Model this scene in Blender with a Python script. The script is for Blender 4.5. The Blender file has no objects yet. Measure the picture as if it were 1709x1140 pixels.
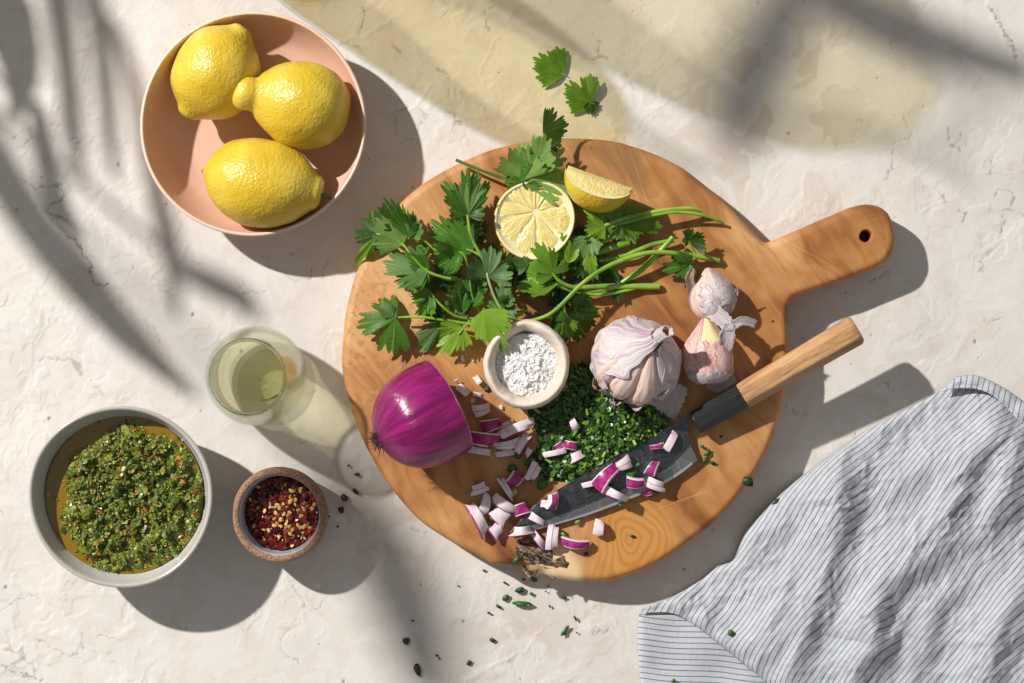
import bpy, bmesh, math, random
import numpy as np
from mathutils import Vector, Matrix

R = random.Random(7)
rng = np.random.default_rng(11)
scene = bpy.context.scene
C = scene.collection

# ------------------------------------------------------------------ camera, light, exposure
H = 1.60            # camera height above the table
S = 0.00042         # metres per photograph pixel on the table plane
CX, CY = 854.5, 570.0

cam_d = bpy.data.cameras.new('camera')
cam = bpy.data.objects.new('camera', cam_d)
C.objects.link(cam)
cam.location = (0, 0, H)
cam_d.sensor_width = 36
cam_d.lens = 36 * H / (1709 * S)
cam_d.clip_start = 0.01
cam_d.clip_end = 50
scene.camera = cam

world = bpy.data.worlds.new('World')
scene.world = world
world.use_nodes = True
bgn = world.node_tree.nodes['Background']
bgn.inputs[0].default_value = (1.0, 0.975, 0.955, 1)
bgn.inputs[1].default_value = 0.255

AZ, EL, LD = math.radians(145), math.radians(41), 4.8
LPOS = Vector((math.cos(AZ) * math.cos(EL), math.sin(AZ) * math.cos(EL), math.sin(EL))) * LD
key_d = bpy.data.lights.new('key_lamp', 'SPOT')
key_d.energy = 1380
key_d.color = (1.0, 0.955, 0.895)
key_d.shadow_soft_size = 0.055
key_d.spot_size = math.radians(32)
key_d.spot_blend = 0.3
key = bpy.data.objects.new('key_lamp', key_d)
C.objects.link(key)
key.location = LPOS
key.rotation_euler = (-LPOS).to_track_quat('-Z', 'Y').to_euler()

scene.view_settings.view_transform = 'Standard'
scene.view_settings.look = 'None'
scene.view_settings.exposure = 0.0
scene.view_settings.gamma = 1.0
scene.render.engine = 'CYCLES'
cy = scene.cycles
cy.use_denoising = True
cy.max_bounces = 14
cy.diffuse_bounces = 4
cy.glossy_bounces = 5
cy.transmission_bounces = 12
cy.transparent_max_bounces = 16
cy.sample_clamp_indirect = 6
cy.caustics_refractive = True
cy.caustics_reflective = False
cy.blur_glossy = 0.3
try:
    key_d.cycles.is_caustics_light = True
except Exception:
    pass

# ------------------------------------------------------------------ helpers
def P(px, py, z=0.0):
    """the real point at height z that stands at this place of the photograph"""
    f = (H - z) / H
    return Vector(((px - CX) * S * f, (CY - py) * S * f, z))

def NP(pts, z):
    return np.array([P(x, y, z) for x, y in pts])

_tab = rng.random((32, 32, 32))
def vnoise(p, scale=1.0, octaves=3, seed=0.0):
    """vectorised value noise, about -1..1"""
    p = np.asarray(p, float) * scale + seed * 17.31
    out = np.zeros(len(p)); amp = 1.0; tot = 0.0
    for o in range(octaves):
        i = np.floor(p).astype(int); f = p - i
        f = f * f * (3 - 2 * f)
        i0 = i % 32; i1 = (i + 1) % 32
        def g(a, b, c): return _tab[a[:, 0], b[:, 1], c[:, 2]]
        x00 = g(i0, i0, i0) * (1 - f[:, 0]) + g(i1, i0, i0) * f[:, 0]
        x10 = g(i0, i1, i0) * (1 - f[:, 0]) + g(i1, i1, i0) * f[:, 0]
        x01 = g(i0, i0, i1) * (1 - f[:, 0]) + g(i1, i0, i1) * f[:, 0]
        x11 = g(i0, i1, i1) * (1 - f[:, 0]) + g(i1, i1, i1) * f[:, 0]
        y0 = x00 * (1 - f[:, 1]) + x10 * f[:, 1]
        y1 = x01 * (1 - f[:, 1]) + x11 * f[:, 1]
        out += amp * ((y0 * (1 - f[:, 2]) + y1 * f[:, 2]) * 2 - 1)
        tot += amp; amp *= 0.5; p = p * 2.03 + 5.7
    return out / tot

def crom(pts, n=8, closed=False):
    """Catmull-Rom through points (any dimension)"""
    p = [np.asarray(q, float) for q in pts]
    m = len(p); out = []
    rng_ = range(m) if closed else range(m - 1)
    for i in rng_:
        if closed:
            a, b, c, d = p[(i - 1) % m], p[i], p[(i + 1) % m], p[(i + 2) % m]
        else:
            a, b, c, d = p[max(i - 1, 0)], p[i], p[i + 1], p[min(i + 2, m - 1)]
        for k in range(n):
            t = k / n
            out.append(0.5 * ((2 * b) + (c - a) * t + (2 * a - 5 * b + 4 * c - d) * t * t + (3 * b - a - 3 * c + d) * t ** 3))
    if not closed:
        out.append(p[-1])
    return np.array(out)

def empty(name, loc, label=None, cat=None, group=None):
    o = bpy.data.objects.new(name, None)
    o.empty_display_size = 0.01
    C.objects.link(o)
    o.location = loc
    return tag(o, label, cat, group)

def tag(o, label=None, cat=None, group=None, kind=None):
    if label: o['label'] = label
    if cat: o['category'] = cat
    if group: o['group'] = group
    if kind: o['kind'] = kind
    return o

def root_loc(o):
    while o.parent is not None:
        o = o.parent
    return np.array(o.location)

def mesh(name, V, F, mats, parent=None, smooth=True, uv=None, mi=None, attr=None, origin=None, auto=None):
    """one mesh object; V in world coordinates. With a parent the vertices are stored relative to the thing's root,
    without one relative to `origin` (the thing's base)."""
    V = np.asarray(V, float)
    if parent is not None:
        off = root_loc(parent)
    elif origin is not None:
        off = np.array(origin)
    else:
        off = np.array([(V[:, 0].min() + V[:, 0].max()) / 2, (V[:, 1].min() + V[:, 1].max()) / 2, V[:, 2].min()])
    me = bpy.data.meshes.new(name)
    me.from_pydata((V - off).tolist(), [], [tuple(int(i) for i in f) for f in F])
    me.validate()
    if not isinstance(mats, (list, tuple)): mats = [mats]
    for m in mats: me.materials.append(m)
    if mi is not None and len(mi) == len(me.polygons): me.polygons.foreach_set('material_index', np.asarray(mi, dtype=np.int32))
    me.polygons.foreach_set('use_smooth', [bool(smooth)] * len(me.polygons))
    if uv is not None:
        ul = me.uv_layers.new(name='UVMap')
        idx = np.zeros(len(me.loops), dtype=np.int32); me.loops.foreach_get('vertex_index', idx)
        ul.data.foreach_set('uv', np.asarray(uv, float)[idx].ravel())
    if attr:
        for k, a in attr.items():
            at = me.attributes.new(k, 'FLOAT', 'POINT')
            at.data.foreach_set('value', np.asarray(a, float))
    if auto is not None:
        try: me.set_sharp_from_angle(angle=math.radians(auto))
        except Exception: pass
    me.update()
    o = bpy.data.objects.new(name, me)
    C.objects.link(o)
    if parent is not None: o.parent = parent
    else: o.location = off
    return o

def grid_faces(nu, nv, wrap_u=False, base=0):
    """vertices indexed [v * nu + u]"""
    F = []
    for v in range(nv - 1):
        for u in range(nu if wrap_u else nu - 1):
            a = v * nu + u; b = v * nu + (u + 1) % nu
            F.append((base + a, base + b, base + b + nu, base + a + nu))
    return F

def lathe(profile, n=96, wob=0.0, seed=0, cx=0, cy=0, closed=False, zwob=0.0):
    """revolve [(r, z)] about z; r == 0 ends become a pole fan"""
    th = np.linspace(0, 2 * np.pi, n, endpoint=False)
    rr = 1 + wob * (np.sin(2 * th + seed) + 0.6 * np.sin(3 * th + 2.1 * seed + 1) + 0.35 * np.sin(5 * th + seed * 3.3))
    zz = zwob * (np.sin(2 * th + seed * 1.7 + .6) + .5 * np.sin(3 * th + seed))
    V = []
    zmax = max(z for r, z in profile); zmin = min(z for r, z in profile)
    for r, z in profile:
        w = (z - zmin) / max(zmax - zmin, 1e-9)
        V += [(cx + r * k * math.cos(t), cy + r * k * math.sin(t), z + q * w) for t, k, q in zip(th, rr, zz)]
    F = grid_faces(n, len(profile), True)
    return np.array(V), F

def tube(path, rad, n=8, caps=True):
    """tube along a 3-D polyline with radius per point"""
    p = np.asarray(path, float); m = len(p)
    rad = np.broadcast_to(np.asarray(rad, float), (m,))
    t = np.gradient(p, axis=0); t /= np.linalg.norm(t, axis=1)[:, None] + 1e-12
    up = np.array([0, 0, 1.0])
    V = []
    nrm = np.cross(up, t[0]); 
    if np.linalg.norm(nrm) < 1e-3: nrm = np.cross([1.0, 0, 0], t[0])
    nrm /= np.linalg.norm(nrm)
    for i in range(m):
        nrm = nrm - t[i] * np.dot(nrm, t[i]); nrm /= np.linalg.norm(nrm) + 1e-12
        b = np.cross(t[i], nrm)
        for k in range(n):
            a = 2 * math.pi * k / n
            V.append(p[i] + rad[i] * (math.cos(a) * nrm + math.sin(a) * b))
    F = grid_faces(n, m, True)
    if caps:
        F.append(tuple(range(n - 1, -1, -1)))
        F.append(tuple((m - 1) * n + k for k in range(n)))
    return np.array(V), F

def merge(parts):
    """join (V, F) lists"""
    V, F, o = [], [], 0
    for v, f in parts:
        V.append(np.asarray(v)); F += [tuple(i + o for i in q) for q in f]; o += len(v)
    return np.concatenate(V), F

# ---- node helpers
class NT:
    def __init__(self, name):
        self.m = bpy.data.materials.new(name); self.m.use_nodes = True
        self.t = self.m.node_tree; self.t.nodes.clear()
        self.out = self.t.nodes.new('ShaderNodeOutputMaterial')
    def n(self, typ, ins=None, **props):
        nd = self.t.nodes.new('ShaderNode' + typ)
        for k, v in props.items(): setattr(nd, k, v)
        for k, v in (ins or {}).items(): self.set(nd.inputs[k], v)
        return nd
    def set(self, sock, v):
        if isinstance(v, bpy.types.NodeSocket): self.t.links.new(v, sock)
        elif isinstance(v, bpy.types.Node): self.t.links.new(v.outputs[0], sock)
        else:
            if sock.type == 'RGBA' and len(v) == 3: v = (*v, 1)
            sock.default_value = v
    def math(self, op, a, b=0.0, c=0.0, clamp=False):
        return self.n('Math', {0: a, 1: b, 2: c}, operation=op, use_clamp=clamp).outputs[0]
    def mix(self, f, a, b, typ='MIX'):
        nd = self.n('Mix', None, data_type='RGBA', blend_type=typ)
        self.set(nd.inputs[0], f); self.set(nd.inputs[6], a); self.set(nd.inputs[7], b)
        return nd.outputs[2]
    def ramp(self, f, stops, interp='LINEAR'):
        nd = self.n('ValToRGB', {0: f}); cr = nd.color_ramp; cr.interpolation = interp
        while len(cr.elements) < len(stops): cr.elements.new(0.5)
        for e, (p, c) in zip(cr.elements, stops):
            e.position = p
            e.color = (c, c, c, 1) if isinstance(c, (int, float)) else ((*c, 1) if len(c) == 3 else c)
        return nd.outputs[0]
    def noise(self, co, scale, detail=3, rough=0.5, dist=0.0, dim='3D'):
        return self.n('TexNoise', {'Vector': co, 'Scale': scale, 'Detail': detail, 'Roughness': rough, 'Distortion': dist}).outputs[0]
    def smooth(self, x, a, b):
        return self.n('MapRange', {0: x, 1: a, 2: b, 3: 0.0, 4: 1.0}, interpolation_type='SMOOTHSTEP').outputs[0]
    def mapping(self, co, loc=(0, 0, 0), rot=(0, 0, 0), sc=(1, 1, 1)):
        return self.n('Mapping', {0: co, 1: loc, 2: rot, 3: sc}).outputs[0]
    def obj(self): return self.n('TexCoord').outputs['Object']
    def uv(self): return self.n('TexCoord').outputs['UV']
    def attr(self, name): return self.n('Attribute', None, attribute_name=name).outputs['Fac']
    def bump(self, h, dist=0.001, strength=1.0, normal=None):
        ins = {'Height': h, 'Distance': dist, 'Strength': strength}
        if normal is not None: ins['Normal'] = normal
        return self.n('Bump', ins).outputs[0]
    def bsdf(self, **ins):
        d = {k.replace('_', ' '): v for k, v in ins.items()}
        return self.n('BsdfPrincipled', d)
    def done(self, sh, disp=None):
        self.t.links.new(sh.outputs[0] if isinstance(sh, bpy.types.Node) else sh, self.out.inputs[0])
        return self.m

def plain(name, col, rough=0.5, **kw):
    t = NT(name)
    return t.done(t.bsdf(Base_Color=col, Roughness=rough, **kw))

# ------------------------------------------------------------------ the table: trowelled plaster, relief as real geometry
_ga = rng.random((256, 256)) * 2 * np.pi
_gx, _gy = np.cos(_ga), np.sin(_ga)
def pn2(x, y, octaves=4, gain=0.5, seed=0):
    """vectorised 2-D gradient noise, about -1..1"""
    out = np.zeros_like(x); amp = 1.0
    x = x + seed * 37.7; y = y + seed * 91.3
    for o in range(octaves):
        xi = np.floor(x).astype(np.int64); yi = np.floor(y).astype(np.int64)
        fx = x - xi; fy = y - yi
        u = fx * fx * fx * (fx * (fx * 6 - 15) + 10); v = fy * fy * fy * (fy * (fy * 6 - 15) + 10)
        x0 = xi & 255; x1 = (xi + 1) & 255; y0 = yi & 255; y1 = (yi + 1) & 255
        n00 = _gx[x0, y0] * fx + _gy[x0, y0] * fy
        n10 = _gx[x1, y0] * (fx - 1) + _gy[x1, y0] * fy
        n01 = _gx[x0, y1] * fx + _gy[x0, y1] * (fy - 1)
        n11 = _gx[x1, y1] * (fx - 1) + _gy[x1, y1] * (fy - 1)
        out += amp * 1.5 * ((n00 * (1 - u) + n10 * u) * (1 - v) + (n01 * (1 - u) + n11 * u) * v)
        amp *= gain
        x, y = x * 1.63 * 1.22 - y * 0.31 + 11.3, y * 1.63 * 1.22 + x * 0.31 + 7.1
    return out
def ss(x, a, b):
    t = np.clip((x - a) / (b - a), 0, 1); return t * t * (3 - 2 * t)

def polyline_dist(x, y, pts):
    d = np.full(x.shape, 1e9)
    for (ax, ay), (bx, by) in zip(pts[:-1], pts[1:]):
        dx, dy = bx - ax, by - ay
        t = np.clip(((x - ax) * dx + (y - ay) * dy) / (dx * dx + dy * dy + 1e-12), 0, 1)
        d = np.minimum(d, np.hypot(x - ax - t * dx, y - ay - t * dy))
    return d

def build_table():
    nx, ny = 960, 680
    hx, hy = 0.44, 0.31
    xs = np.linspace(-hx, hx, nx); ys = np.linspace(-hy, hy, ny)
    X, Y = np.meshgrid(xs, ys)
    x = X.ravel() * 1000; y = Y.ravel() * 1000          # millimetres
    px = x / 1000 / S + CX; py = CY - y / 1000 / S      # photograph places, to put the big cracks where they are
    wx = x + 9 * pn2(x / 42, y / 42, 4, .55, 1); wy = y + 9 * pn2(x / 42, y / 42, 4, .55, 2)
    und = 0.9 * pn2(x / 90, y / 90, 3, .5, 3) + 0.09 * pn2(x / 19, y / 19, 3, .45, 4)
    f = pn2(wx / 52, wy / 52, 5, .52, 5)
    mask = ss(pn2(x / 110, y / 110, 2, .5, 6), -0.15, 0.35)
    # the left side and the top are rougher than the middle right
    mask = np.clip(mask * 0.75 + 0.45 * ss(-px, -500, 0) + 0.2 * ss(px, 1350, 1650), 0, 1)
    flake = (ss(f, 0.16, 0.20) + ss(f, -0.16, -0.13) + ss(f, 0.44, 0.47)) * mask
    ca, sa = math.cos(0.95), math.sin(0.95)
    st = ss(pn2((wx * ca + wy * sa) / 44, (-wx * sa + wy * ca) / 9, 4, .55, 7), 0.22, 0.34) * ss(pn2(x / 80, y / 80, 2, .5, 8), 0.0, .4)
    ca, sa = math.cos(-0.6), math.sin(-0.6)
    st2 = ss(pn2((wx * ca + wy * sa) / 60, (-wx * sa + wy * ca) / 11, 4, .55, 9), 0.25, 0.36) * ss(pn2(x / 80, y / 80, 2, .5, 10), 0.0, .4)
    jx = wx + 2.2 * pn2(x / 7, y / 7, 3, .6, 11); jy = wy + 2.2 * pn2(x / 7, y / 7, 3, .6, 12)
    c1 = np.abs(pn2(jx / 70, jy / 70, 2, .5, 13))
    crk = (1 - ss(c1, 0.006, 0.020)) * ss(pn2(x / 34, y / 34, 2, .5, 14), 0.26, 0.42)
    c2 = np.abs(pn2(jx / 20, jy / 20, 2, .5, 15))
    puck = (1 - ss(c2, 0.015, 0.075)) * ss(pn2(x / 46, y / 46, 2, .5, 16), 0.20, 0.45) * np.clip(mask * 1.3, 0, 1)
    c3 = np.abs(pn2(wx / 95, wy / 60, 2, .5, 17))
    ridge = (1 - ss(c3, 0.004, 0.020)) * ss(pn2(x / 50, y / 50, 2, .5, 18), 0.12, 0.35)
    jpx = px + 5.0 * pn2(x / 6, y / 6, 3, .6, 19); jpy = py + 5.0 * pn2(x / 6, y / 6, 3, .6, 20)
    hand = np.zeros_like(x)
    for pts, w, k in [
        ([(112,393),(128,402),(136,420),(148,436),(151,460),(160,474),(178,476)], 1.7, 1.0),
        ([(603,12),(612,25),(602,40),(600,55)], 1.4, .8), ([(742,2),(748,14),(738,30)], 1.2, .6),
        ([(700,180),(712,198),(690,228),(668,238)], 1.1, .5), ([(660,228),(656,190),(682,178)], 1.2, .6),
        ([(36,300),(60,315),(95,308),(110,322),(75,352),(112,370)], 1.2, .8), ([(0,345),(30,352),(60,345)], 1.2, .5),
        ([(22,230),(45,212),(58,232),(30,246)], 1.2, .5), ([(115,235),(135,232),(128,250),(118,262)], 1.2, .6),
        ([(445,428),(450,445),(470,452),(490,468),(520,462)], 1.2, .5), ([(395,470),(410,490),(440,486)], 1.2, .5),
        ([(135,1055),(140,1085),(120,1097),(60,1068)], 1.3, .6), ([(0,1112),(30,1125),(70,1135)], 1.6, .9), ([(0,1018),(30,1000),(60,995)], 1.2, .6),
        ([(1583,215),(1590,240),(1600,252),(1604,225)], 1.2, .8), ([(1600,350),(1612,358),(1606,372)], 1.6, 1.0), ([(1660,330),(1665,315),(1690,322),(1692,348),(1670,352)], 1.3, .8),
        ([(1650,10),(1670,40),(1690,70),(1697,95)], 1.6, .8), ([(1568,320),(1580,340)], 1.4, .6), ([(1655,260),(1657,300)], 1.3, .7),
        ([(1040,85),(1045,120),(1060,150)], 1.0, .5), ([(905,205),(912,185)], 1.0, .6), ([(150,635),(162,648),(172,657)], 1.3, .7)]:
        d = polyline_dist(jpx, jpy, pts)
        hand = np.maximum(hand, k * (1 - ss(d, w * .5, w * 1.25)))
    rdg = np.zeros_like(x)
    for pts, w in [([(860,205),(835,215),(808,200),(806,180)], 2), ([(720,140),(700,170),(672,195),(645,215)], 2.2), ([(800,120),(812,95),(830,60)], 2), ([(545,75),(620,55),(655,30)], 1.6),
                   ([(905,1050),(880,1085),(825,1110),(770,1140)], 2.2), ([(1150,150),(1120,165),(1090,185)], 2), ([(1650,5),(1680,60),(1690,100)], 5), ([(980,150),(1010,190),(1040,240)], 2)]:
        d = polyline_dist(jpx, jpy, pts); rdg = np.maximum(rdg, 1 - ss(d, w * .4, w * 1.8))
    # little pits
    pit = np.zeros_like(x)
    gx = np.round((px + CX) / 3); 
    prng = np.random.default_rng(5)
    for k in range(150):
        a, b, r = prng.uniform(-.42, .42), prng.uniform(-.3, .3), prng.uniform(.4, 1.3) ** 1.5
        i0, i1 = np.searchsorted(xs, [a - .004, a + .004]); j0, j1 = np.searchsorted(ys, [b - .004, b + .004])
        sx_, sy_ = np.meshgrid(np.arange(i0, i1), np.arange(j0, j1)); idx = (sy_ * nx + sx_).ravel()
        if len(idx) == 0: continue
        d = np.hypot((x[idx] - a * 1000), (y[idx] - b * 1000) * prng.uniform(.6, 1.3))
        pit[idx] = np.maximum(pit[idx], 1 - ss(d, r * .45, r))
    crack = np.maximum(crk * 0.6, hand)
    h = und + 0.30 * flake + 0.15 * st + 0.13 * st2 - 0.42 * crack - 0.17 * puck + 0.20 * ridge + 0.30 * rdg - 0.55 * pit
    h += 0.022 * pn2(x / 2.2, y / 2.2, 2, .6, 21)
    h -= 1.0
    edge = np.minimum(ss(hx * 1000 - np.abs(x), 0, 40), ss(hy * 1000 - np.abs(y), 0, 30))
    # calm under the things so that they sit flat
    h = np.clip(h, -2.4, -0.02) * edge
    V = np.stack([x / 1000, y / 1000, h / 1000], 1)
    ii = np.arange(nx * ny).reshape(ny, nx)
    Fq = np.stack([ii[:-1, :-1], ii[:-1, 1:], ii[1:, 1:], ii[1:, :-1]], -1).reshape(-1, 4)
    # plain skirt out to the table's edge
    B = [(-1.6, -1.2, 0), (1.6, -1.2, 0), (1.6, 1.2, 0), (-1.6, 1.2, 0)]
    Bz = [(a, b, -.03) for a, b, c in B]
    nb = len(V); V = np.concatenate([V, B, Bz])
    c = [0, nx - 1, nx * ny - 1, nx * (ny - 1)]
    ex = [(nb, nb + 1, c[1], c[0]), (nb + 1, nb + 2, c[2], c[1]), (nb + 2, nb + 3, c[3], c[2]), (nb + 3, nb, c[0], c[3]),
          (nb, nb + 4, nb + 5, nb + 1), (nb + 1, nb + 5, nb + 6, nb + 2), (nb + 2, nb + 6, nb + 7, nb + 3), (nb + 3, nb + 7, nb + 4, nb), (nb + 7, nb + 6, nb + 5, nb + 4)]
    Fa = np.concatenate([Fq, np.array(ex)])
    me = bpy.data.meshes.new('table_surface')
    me.vertices.add(len(V)); me.vertices.foreach_set('co', V.ravel())
    me.loops.add(Fa.size); me.loops.foreach_set('vertex_index', Fa.ravel().astype(np.int32))
    me.polygons.add(len(Fa)); me.polygons.foreach_set('loop_start', np.arange(0, Fa.size, 4, dtype=np.int32))
    me.polygons.foreach_set('use_smooth', np.ones(len(Fa), dtype=bool))
    me.update(calc_edges=True)
    worn = ss(pn2(wx / 46, wy / 46, 4, .55, 22), 0.05, 0.12)
    spot = np.exp(-(((px - 1290) / 150) ** 2 + ((py - 190) / 150) ** 2)) * 1.0 + .75 * np.exp(-(((px - 640) / 130) ** 2 + ((py - 830) / 130) ** 2)) + .5 * np.exp(-(((px - 860) / 120) ** 2 + ((py - 1060) / 70) ** 2))
    worn = worn * np.clip(spot + .16, 0, 1)
    scuff = ss(pn2(wx / 24, wy / 24, 4, .6, 23), 0.22, 0.34) * 0.3
    dark = np.clip(crack * .62 + pit * .7 + puck * .10, 0, 1)
    tone = pn2(x / 120, y / 120, 3, .5, 24)
    for nme, a in (('worn', np.clip(worn + scuff, 0, 1)), ('dark', dark), ('tone', tone)):
        at = me.attributes.new(nme, 'FLOAT', 'POINT'); at.data.foreach_set('value', np.concatenate([a, np.zeros(8)]))
    t = NT('plaster')
    base = t.mix(t.smooth(t.attr('tone'), -0.4, 0.4), (0.655, 0.623, 0.594), (0.690, 0.665, 0.626))
    base = t.mix(t.math('MULTIPLY', t.attr('worn'), 0.55), base, (0.53, 0.44, 0.36))
    base = t.mix(t.attr('dark'), base, (0.12, 0.095, 0.08))
    b = t.bsdf(Base_Color=base, Roughness=0.75, Normal=t.bump(t.noise(t.obj(), 500, 2, .6), 0.0002, 0.5))
    b.inputs['Specular IOR Level'].default_value = 0.255
    me.materials.append(t.done(b))
    o = bpy.data.objects.new('table_surface', me); C.objects.link(o)
    return tag(o, 'pale rough plaster table surface with cracks and trowel marks', kind='structure')
TABLE = build_table()
TABLE.cycles.is_caustics_receiver = True

# ------------------------------------------------------------------ cutting board
ZB = 0.030   # top of the board
BOARD = [(958,229),(1010,232),(1060,243),(1110,262),(1150,286),(1185,313),(1215,340),(1245,372),(1266,395),(1279,404),(1294,400),(1330,384),(1380,362),(1420,346),(1445,340),(1468,343),(1485,355),(1494,376),(1496,403),(1488,428),(1470,445),(1430,461),(1380,479),(1340,493),(1323,503),(1317,525),(1318,570),(1318,620),(1310,670),(1296,720),(1272,775),(1235,828),(1190,876),(1140,915),(1090,946),(1040,966),(1000,973),(960,972),(925,966),(905,961),(885,959),(862,950),(846,946),(822,943),(800,930),(750,905),(700,870),(660,826),(625,775),(600,725),(580,670),(570,620),(570,570),(578,510),(595,450),(622,395),(660,345),(705,305),(760,273),(820,249),(880,235),(920,230)]

def mat_wood_board():
    t = NT('olive_wood')
    co = t.mapping(t.obj(), sc=(1, 1, 0))   # origin at the board's centre; figure runs straight down the sides
    def at(px, py):
        q = P(px, py, ZB) - P(940, 600, ZB); return q
    wn = t.n('TexNoise', {'Vector': co, 'Scale': 6.0, 'Detail': 3.0, 'Roughness': 0.5})
    wv = t.n('VectorMath', {0: t.n('VectorMath', {0: wn.outputs[1], 1: (.5, .5, .5)}, operation='SUBTRACT'), 'Scale': 0.10}, operation='SCALE')
    cw = t.mapping(t.n('VectorMath', {0: co, 1: wv}, operation='ADD').outputs[0], sc=(1, 1, 0))
    w2 = t.n('VectorMath', {0: t.n('VectorMath', {0: t.n('TexNoise', {'Vector': co, 'Scale': 70.0, 'Detail': 3.0}).outputs[1], 1: (.5, .5, .5)}, operation='SUBTRACT'), 'Scale': 0.006}, operation='SCALE')
    cf = t.mapping(t.n('VectorMath', {0: co, 1: w2}, operation='ADD').outputs[0], sc=(1, 1, 0))
    def spot(px, py, r0, r1, rot=0.0, asp=1.0, src=None):
        q = at(px, py)
        m = t.mapping(src or cf, loc=(-q.x, -q.y, 0)); m = t.mapping(m, rot=(0, 0, rot)); m = t.mapping(m, sc=(1, asp, 0))
        d = t.n('VectorMath', {0: m}, operation='LENGTH').outputs['Value']
        return t.math('SUBTRACT', 1.0, t.smooth(d, r0, r1)), d
    # growth rings: long ovals round a knot by the near edge
    km, d = spot(1068, 915, .030, .072, 0.25, 0.62, cw)
    kn = t.noise(co, 40, 3)
    dd = t.math('ADD', d, t.math('MULTIPLY', kn, .006))
    ring = t.smooth(t.math('SINE', t.math('MULTIPLY', dd, 1500)), -.2, 1.0)
    ring2 = t.smooth(t.math('SINE', t.math('MULTIPLY', dd, 620)), .0, 1.0)
    # straight figure elsewhere, running up and to the left
    g = t.mapping(cw, rot=(0, 0, 1.0)); g = t.mapping(g, sc=(8, 62, 1))
    fig = t.noise(g, 1.0, 6, 0.62, 0.3)
    g2 = t.mapping(cf, rot=(0, 0, 1.0)); g2 = t.mapping(g2, sc=(28, 420, 1))
    fine = t.noise(g2, 1.0, 4, 0.7)
    blot = t.noise(cw, 8, 4, 0.6)
    tonal = t.math('ADD', t.math('MULTIPLY', blot, .65), t.math('MULTIPLY', fig, .35))
    base = t.ramp(tonal, [(0.39, (0.175, 0.062, 0.017)), (0.455, (0.34, 0.142, 0.043)), (0.52, (0.49, 0.240, 0.084)), (0.61, (0.645, 0.380, 0.170))])
    base = t.mix(t.math('MULTIPLY', t.smooth(fig, 0.52, 0.68), 0.60), base, (0.30, 0.125, 0.040))
    base = t.mix(t.math('MULTIPLY', t.smooth(fine, 0.52, 0.72), 0.45), base, (0.26, 0.105, 0.035))
    base = t.mix(t.math('MULTIPLY', t.math('MULTIPLY', ring2, km), 0.32), base, (0.36, 0.14, 0.035))
    k2, _ = spot(1070, 900, .016, .034, 0.25, 0.7, cw)
    kb = t.mix(t.math('MULTIPLY', ring, 0.42), (0.60, 0.285, 0.070), (0.36, 0.125, 0.022))
    base = t.mix(t.math('MULTIPLY', k2, 0.8), base, kb)
    # burl swirls at the far left
    sl, _ = spot(615, 600, .030, .062, 0.2, 0.7)
    sw = t.noise(cf, 85, 5, .65, 2.2)
    base = t.mix(t.math('MULTIPLY', t.math('MULTIPLY', sl, t.smooth(sw, .50, .62)), .5), base, (0.27, 0.12, 0.045))
    # darker weathered arc under the far rim
    ar, _ = spot(1030, 268, .030, .052, -0.25, 1.9)
    base = t.mix(t.math('MULTIPLY', t.math('MULTIPLY', ar, t.smooth(fig, .42, .58)), .55), base, (0.24, 0.115, 0.05))
    # damp stains
    for px, py, r0, r1, ro, asp, k in ((1143, 812, .0075, .0095, .9, .45, .55), (1088, 303, .0085, .0105, .4, .8, .42), (985, 640, .03, .05, .1, .8, .30)):
        sm, _ = spot(px, py, r0, r1, ro, asp, cf)
        base = t.mix(t.math('MULTIPLY', sm, k), base, (0.36, 0.135, 0.028))
    # pale sapwood round the bark
    sap, _ = spot(930, 938, .017, .030, 0.0, 1.35, cw)
    base = t.mix(t.math('MULTIPLY', sap, 0.85), base, (0.76, 0.57, 0.33))
    # knife scratches: thin pale lines in a few directions
    for ro, loc in ((0.5, 0), (-.35, 3), (1.25, 7)):
        sc_ = t.mapping(co, loc=(loc, loc, 0), rot=(0, 0, ro)); sc_ = t.mapping(sc_, sc=(7, 900, 1))
        sn = t.math('MULTIPLY', t.smooth(t.noise(sc_, 1.0, 1), .735, .76), .30)
        base = t.mix(sn, base, (0.76, 0.52, 0.28))
    vp = t.n('TexVoronoi', {'Vector': co, 'Scale': 40.0}).outputs['Distance']
    hole = t.math('MULTIPLY', t.math('SUBTRACT', 1.0, t.smooth(vp, 0.03, 0.06)), t.smooth(t.noise(co, 11, 2), 0.55, 0.58))
    base = t.mix(hole, base, (0.05, 0.02, 0.01))
    bh = t.math('ADD', t.math('MULTIPLY', fine, 0.5), t.math('MULTIPLY', fig, 0.35))
    rough = t.math('ADD', 0.38, t.math('MULTIPLY', blot, 0.30))
    b = t.bsdf(Base_Color=base, Roughness=rough, Normal=t.bump(bh, 0.0006, 0.6))
    b.inputs['Specular IOR Level'].default_value = 0.38
    return t.done(b)
M_BOARD = mat_wood_board()

def inset_loop(p, d):
    """move a closed ccw/cw 2-D loop inward by d"""
    t = np.roll(p, -1, 0) - np.roll(p, 1, 0)
    n = np.stack([-t[:, 1], t[:, 0]], 1); n /= np.linalg.norm(n, axis=1)[:, None]
    area = 0.5 * np.sum(p[:, 0] * np.roll(p[:, 1], -1) - np.roll(p[:, 0], -1) * p[:, 1])
    if area < 0: n = -n
    return p + n * d

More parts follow.
